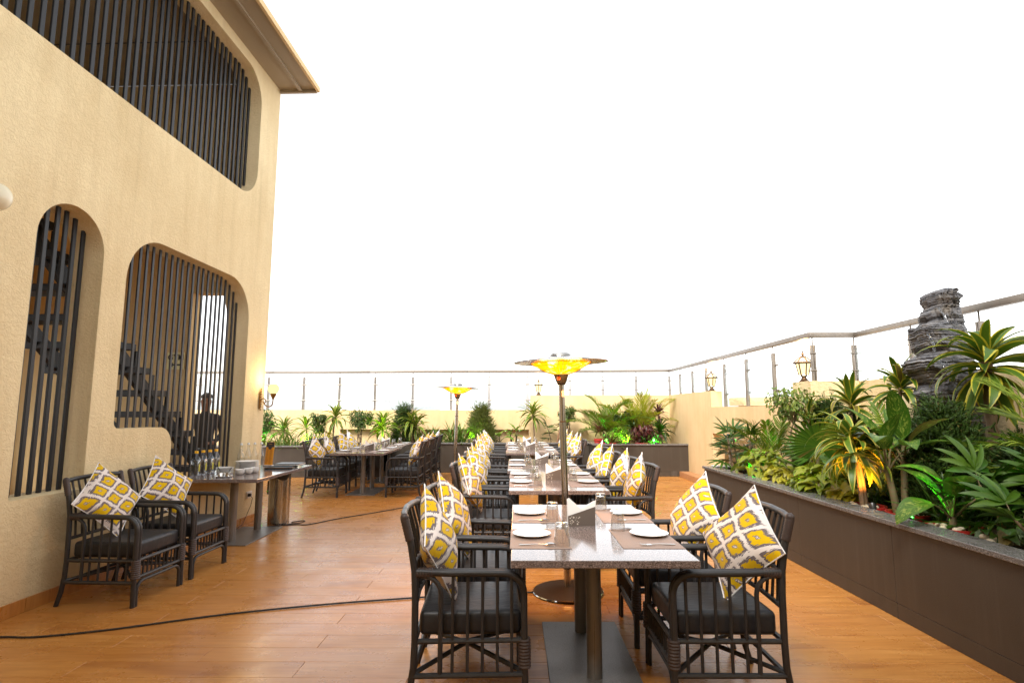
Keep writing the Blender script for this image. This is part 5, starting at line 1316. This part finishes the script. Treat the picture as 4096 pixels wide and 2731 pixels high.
dracaena(-2.55, 14.05, ZB, .68, 36, 1.0, 'double stemmed striped dracaena beside the dense thuja', seed=12, el=(-45, 80), stems=2, cr=.014)
clump(-2.00, 14.1, ZB+.02, 90, .55, .034, 'left of two sword leaved clumps behind the far heater', seed=13, el=(20, 85), spread=.20)
clump(-1.44, 14.1, ZB+.02, 90, .66, .036, 'right of two sword leaved clumps behind the far heater', seed=14, el=(25, 87), spread=.20)
thuja(-.87, 14.15, ZB, 1.0, .40, 'olive green bushy conifer right of the far heater', 'thuja_y', 3000, 15, .07, .75)
dumbcane(-.38, 14.1, ZB, [(0, 0, 0, 0, .12)], 5, .34, .17, 'small broad leaved dumb cane left of the pair by the recess', 16, m='lime')
dumbcane(.02, 14.1, ZB, [(0, 0, .02, 0, .26), (-.08, .0, -.12, 0, .18)], 4, .30, .12, 'taller broad leaved dumb cane right of the pair by the recess', 17, m='lime')
dracaena(.485, 14.15, ZB, .86, 36, 1.02, 'tall striped dracaena with slim trunk behind the farthest tables', seed=18, el=(-30, 80), cr=.015)
rhapis(1.0, 14.15, ZB, 2, .62, 4, .26, .034, 'small lady palm left of the front heater pole, by the copper pipe', 19, 8)
ficus(1.32, 14.1, ZB, .78, .235, .26, 'small round ficus ball right of the front heater pole', seed=20, n=1200, stems=5)
# ------------------------------- corner planter
palm(2.22, 13.75, ZB, 15, 1.22, 'arching feather palm at the left of the corner planter', 'palm', 21, (12, 84), .3, .024, 28, .34)
palm(3.08, 13.95, ZB, 17, 1.32, 'tall yellow green feather palm in the middle of the corner planter', 'palm_y', 22, (30, 88), .3, .020, 26, .30)
ficus(2.70, 13.9, ZB, .62, .26, .34, 'dark green bush between the two feather palms', m='rhapis', seed=23, n=1100, ls=.10, name='leafy_bush')
dracaena(3.56, 13.7, ZB, .46, 60, .82, 'dark narrow leaved dracaena at the right end of the corner planter', 'rhapis', seed=24, el=(-30, 85))
dracaena(3.50, 13.75, ZB, .86, 34, .66, 'tall reddish topped dracaena against the side wall', 'red', seed=25, el=(-10, 86))
ficus(3.02, 13.38, ZB, .36, .30, .24, 'dark red leaved croton bush in the corner planter', m='red', seed=26, n=420, ls=.12, name='croton_bush')
clump(2.20, 13.30, ZB+.02, 46, .40, .05, 'red and green croton in the front red tray of the corner planter', 'croton', 27, (20, 85), (30, 80), 'croton_plant', .08)
clump(2.05, 13.62, ZB+.40, 30, .26, .06, 'reddish croton crown among the left palm fronds', 'croton', 28, (-10, 80), (30, 80), 'croton_plant', .05)
dracaena(2.46, 13.30, ZB, .40, 24, .46, 'small pale striped dracaena in the middle of the corner planter', 'drac', seed=29, el=(-20, 80), stems=2, cr=.010)
dracaena(2.70, 13.24, ZB, .22, 26, .48, 'low yellow striped dracaena at the front of the corner planter', 'drac', seed=30, el=(-25, 80), cr=.010)
clump(2.50, 13.22, ZB+.02, 40, .34, .024, 'low lime grass tuft lit by the left green spot', 'lime', 31, (10, 85), (20, 70), 'grass_clump', .09)
hearts(3.28, 13.28, ZB+.03, .20, .12, .22, 46, 'low leafy plant lit by the right green spot', 'lime', 32, .09, False)
# ------------------------------- right hand planter, far to near
rhapis(3.13, 7.98, ZB, 3, .55, 6, .27, .036, 'lady palm with two bare canes at the far end of the right planter', 41, 8, lean=.07, low=.30)
palm(3.50, 7.75, ZB, 10, .80, 'yellowing feather palm behind the lady palm in the right planter', 'palm', 42, (20, 80), .22, .018, 24, .24)
ficus(3.62, 7.35, ZB, .98, .34, .26, 'open branched ficus with yellow green leaves above the fan palm', m='ficus_y', seed=43, n=620, ls=.065, stems=5, name='ficus_tree')
dracaena(3.76, 7.25, ZB, .82, 12, .85, 'slim dracaena with upright leaves right of the open ficus', 'drac_dark', True, seed=44, el=(20, 88))
thuja(4.04, 7.25, ZB, 1.12, .20, 'narrow dark thuja against the wall beside the largest lantern', 'thuja', 1900, 45, .06)
thuja(3.86, 7.35, ZB, 1.02, .13, 'thin dark thuja left of the narrow wall thuja', 'thuja', 1000, 46, .055)
hearts(3.14, 7.20, ZB+.05, .28, .46, .34, 170, 'green heart leaved vine beside the lady palm', 'syn', 47, .13)
hearts(3.04, 6.50, ZB+.07, .14, .42, .16, 90, 'low yellow green vine along the planter edge', 'syn_y', 48, .11)
hearts(3.12, 5.72, ZB+.05, .25, .45, .28, 150, 'yellow heart leaved vine trailing over the planter edge', 'syn', 49, .15)
fanpalm(3.36, 6.35, ZB, [(-.02, -.10, .50, 250, 58, 0, 1.0), (-.22, -.10, .26, 215, 20, -20, .80), (.05, .10, .40, 60, 35, 20, .9), (.15, -.15, .28, 300, 15, 10, .8)], 'fan palm with round pleated leaves in the middle of the right planter', 50)
clump(4.00, 6.10, ZB+.30, 70, .62, .026, 'dark red narrow leaved cordyline left of the rock', 'red', 51, (0, 85), (30, 90), 'cordyline', .10)
dracaena(4.05, 5.98, ZB, 1.20, 28, .92, 'yellow edged dracaena crown touching the left side of the rock', 'drac_dark', True, seed=52, el=(-15, 86), wk=1.3)
dracaena(3.88, 6.55, ZB, 1.02, 26, .92, 'yellow edged dracaena left of the cordyline', 'drac_dark', True, seed=53, el=(-15, 86), wk=1.3)
thuja(3.95, 6.75, ZB, .92, .30, 'dark thuja behind the orange lit dracaena', 'thuja', 1500, 54, .07)
dracaena(2.985, 4.95, ZB, .70, 36, .84, 'striped dracaena with twin stems lit orange from below', 'drac', True, seed=55, el=(-38, 62), stems=2, cr=.017, wk=1.25)
dumbcane(3.12, 4.62, ZB, [(0, 0, .06, .05, .50), (-.05, .0, -.08, .06, .42)], 8, .42, .145, 'tall patterned dumb cane with thick ringed stems near the edge', 56)
thuja(3.53, 4.72, ZB, .85, .37, 'large dark bushy thuja in front of the rock waterfall', 'thuja', 15000, 57, .046, .72)
thuja(3.90, 4.36, ZB, .66, .27, 'dark thuja right of the rock waterfall', 'thuja', 7000, 58, .046, .6)
dracaena(4.10, 4.90, ZB, 1.36, 46, 1.12, 'largest yellow edged dracaena with rough trunk beside the rock', 'drac_dark', True, cane='bark', seed=59, el=(-50, 80), cr=.036, ringed=True, wk=1.45)
dumbcane(3.06, 4.05, ZB, [(0, 0, .02, .02, .14)], 7, .40, .18, 'low patterned dumb cane lit green at the planter edge', 60)
rhapis(3.42, 3.85, ZB, 3, .42, 6, .32, .048, 'broad fingered lady palm filling the lower right of the planter', 61, 8, lean=.16, low=.2)
rhapis(3.58, 3.42, ZB, 3, .36, 6, .31, .044, 'dense lady palm between the two near ones', 66, 8, lean=.16, low=.15)
rhapis(3.85, 3.55, ZB, 3, .60, 6, .32, .046, 'taller lady palm at the right edge of the picture', 62, 8, lean=.16, low=.2)
rhapis(3.22, 3.38, ZB, 2, .30, 6, .30, .046, 'lowest lady palm leaning over the coping at the right edge', 63, 8, lean=.14, low=.1)
palm(4.15, 4.05, ZB, 13, .90, 'feather palm with thin arching fronds at the right edge', 'palm', 64, (15, 80), .40, .020, 24, .32)
dumbcane(4.10, 4.05, ZB, [(0, 0, .02, .02, .50)], 6, .36, .15, 'dumb cane leaves between the thuja and the right edge', 65)
clump(3.45, 5.15, ZB+.02, 90, .50, .030, 'dark fern like clump behind the orange lit dracaena', 'rhapis', 70, (5, 85), (30, 80), 'fern_clump', .22)
clump(3.30, 4.30, ZB+.02, 80, .46, .030, 'dark fern like clump behind the green lit dumb cane', 'rhapis', 71, (10, 85), (30, 80), 'fern_clump', .18)
clump(3.55, 6.75, ZB+.05, 90, .62, .026, 'yellow green arching clump behind the fan palm', 'palm', 72, (15, 85), (40, 95), 'fern_clump', .20)
palm(3.72, 5.55, ZB, 12, .78, 'yellow green feather palm left of the rock base', 'palm', 73, (15, 82), .25, .020, 24, .26)
hearts(3.38, 5.45, ZB+.05, .22, .34, .34, 80, 'taller green vine between the fan palm and the orange lit dracaena', 'syn', 74, .13)
hearts(3.05, 5.28, ZB+.06, .12, .16, .16, 34, 'small yellow vine tuft at the coping near the amber spot', 'syn_y', 75, .13)
hearts(3.16, 3.62, ZB+.05, .16, .28, .16, 50, 'dark low vine at the coping at the lower right', 'rhapis', 76, .10)
clump(4.25, 3.75, ZB+.30, 60, .62, .030, 'arching dark leaves at the right edge of the picture', 'rhapis', 77, (5, 85), (40, 90), 'fern_clump', .14)
# ---- pots, pebbles and spot lights in the planters
def pot(x, y, r_, label, z=ZB-.03, h=.11):
    t = thing('plant_pot', (x, y, z), label, 'pot', 'red plastic pots')
    MB().lathe([(r_*.82, 0), (r_*.95, h*.8), (r_*1.04, h*.82), (r_*1.05, h), (r_*.97, h), (r_*.93, h*.75)], 32).build('bowl', 'red_pot', t)
    MB().lathe([(r_*.94, h*.74), (r_*.5, h*.82), (0, h*.84)], 24).build('earth', 'soil', t)
pot(2.985, 4.95, .17, 'red plastic pot under the orange lit dracaena'); pot(3.14, 4.60, .16, 'red plastic pot under the tall dumb cane'); pot(3.07, 4.06, .17, 'red plastic pot under the green lit dumb cane')
pot(2.20, 13.30, .20, 'red plastic tray at the left front of the corner planter', ZB, .15); pot(2.96, 13.34, .18, 'red plastic tray at the right front of the corner planter', ZB, .14); pot(2.0, 13.5, .12, 'small red pot at the left rear of the corner planter', ZB, .22)
def pebble_mesh(seed):
    bm = bmesh.new(); bmesh.ops.create_icosphere(bm, subdivisions=2, radius=1)
    for v in bm.verts: v.co *= 1+.14*noise.noise(v.co*1.2+Vector((seed, 0, 0))); v.co.z *= .68; v.co.y *= .82
    m = bpy.data.meshes.new('pebble'); bm.to_mesh(m); bm.free(); m.shade_smooth(); m.materials.append(M['pebble']); return m
pbs = [pebble_mesh(s*3.1) for s in range(4)]; pr = random.Random(4)
for (cx, cy, rr_, n, lab) in ((2.985, 4.95, .12, 9, 'round the orange lit dracaena'), (3.14, 4.60, .11, 7, 'round the tall dumb cane'), (3.06, 4.05, .13, 10, 'round the green lit dumb cane'), (3.02, 3.62, .09, 7, 'near the coping at the lower right'), (3.0, 5.35, .08, 5, 'by the trailing yellow vine')):
    for k in range(n):
        a = k*GA; q = rr_*math.sqrt((k+.6)/n)
        tag(obj('pebble', pbs[k % 4], None, (cx+q*math.cos(a), cy+q*math.sin(a), ZB+.068+pr.uniform(0, .012)), (pr.uniform(-.3, .3), pr.uniform(-.3, .3), pr.uniform(0, 6)), (pr.uniform(.022, .036),)*3), 'cream pebble '+lab, 'pebble', 'cream pebbles '+lab)
def spot(x, y, z, aim, lens, col, e, label, size=62):
    t = thing('garden_spot', (x, y, z), label, 'spot light', 'coloured garden spots')
    d = (Vector(aim)-Vector((x, y, z))).normalized(); q = d.to_track_quat('Z', 'Y').to_matrix().to_4x4()
    MB().tube([(0, 0, -.12), (0, 0, -.015)], .006, 6).build('spike', 'black_plastic', t)
    MB().lathe([(.012, -.045), (.026, -.03), (.030, .02), (.027, .02), (.024, .0), (0, 0)], 16, T=q).build('housing', 'black_plastic', t)
    MB().lathe([(.0245, .008), (0, .012)], 16, T=q).build('lens', lens, t)
    l = bpy.data.lights.new('spot_beam', 'SPOT'); l.energy = e; l.color = col; l.spot_size = R(size*1.6); l.spot_blend = .7; l.shadow_soft_size = .03
    o = obj('spot_beam', l, t); o.matrix_local = Matrix.Translation(d*.03) @ d.to_track_quat('-Z', 'Y').to_matrix().to_4x4()
GREEN, LIME, AMBER = (.04, 1, .10), (.55, 1, .03), (1, .36, .035)
spot(3.00, 7.42, .72, (3.25, 7.30, .95), 'green_lens', GREEN, 20, 'green spot in the vine beside the lady palm')
spot(2.95, 5.98, .71, (3.05, 5.80, .86), 'lime_lens', LIME, 16, 'lime green spot at the planter edge in the yellow vine')
spot(2.93, 4.30, .70, (3.05, 4.05, 1.0), 'green_lens', (.12, 1, .03), 7, 'green spot under the low dumb cane')
spot(2.925, 4.72, .705, (2.985, 4.93, 1.05), 'bulb', AMBER, 22, 'amber spot at the foot of the twin stemmed dracaena', 50)
spot(2.10, 13.10, .74, (2.35, 13.45, 1.1), 'green_lens', GREEN, 45, 'green spot at the left front of the corner planter')
spot(2.60, 13.10, .74, (2.55, 13.4, 1.0), 'lime_lens', (.3, 1, .05), 45, 'lime green spot at the middle front of the corner planter')
spot(3.26, 13.10, .74, (3.22, 13.36, .88), 'green_lens', GREEN, 24, 'green spot at the right front of the corner planter')
spot(-1.12, 13.92, .74, (-1.0, 14.2, 1.2), 'lime_lens', (.35, 1, .04), 18, 'lime spot lighting the olive conifer')
spot(-3.22, 13.05, .74, (-3.17, 13.5, 1.25), 'lime_lens', LIME, 26, 'lime spot at the foot of the green lit dracaena trunk')
spot(-4.90, 12.98, .74, (-4.72, 13.4, 1.15), 'lime_lens', LIME, 20, 'lime spot beside the tall narrow ficus')
spot(-5.95, 12.96, .74, (-5.85, 13.3, 1.1), 'green_lens', GREEN, 45, 'green spot at the far left end of the back planter')
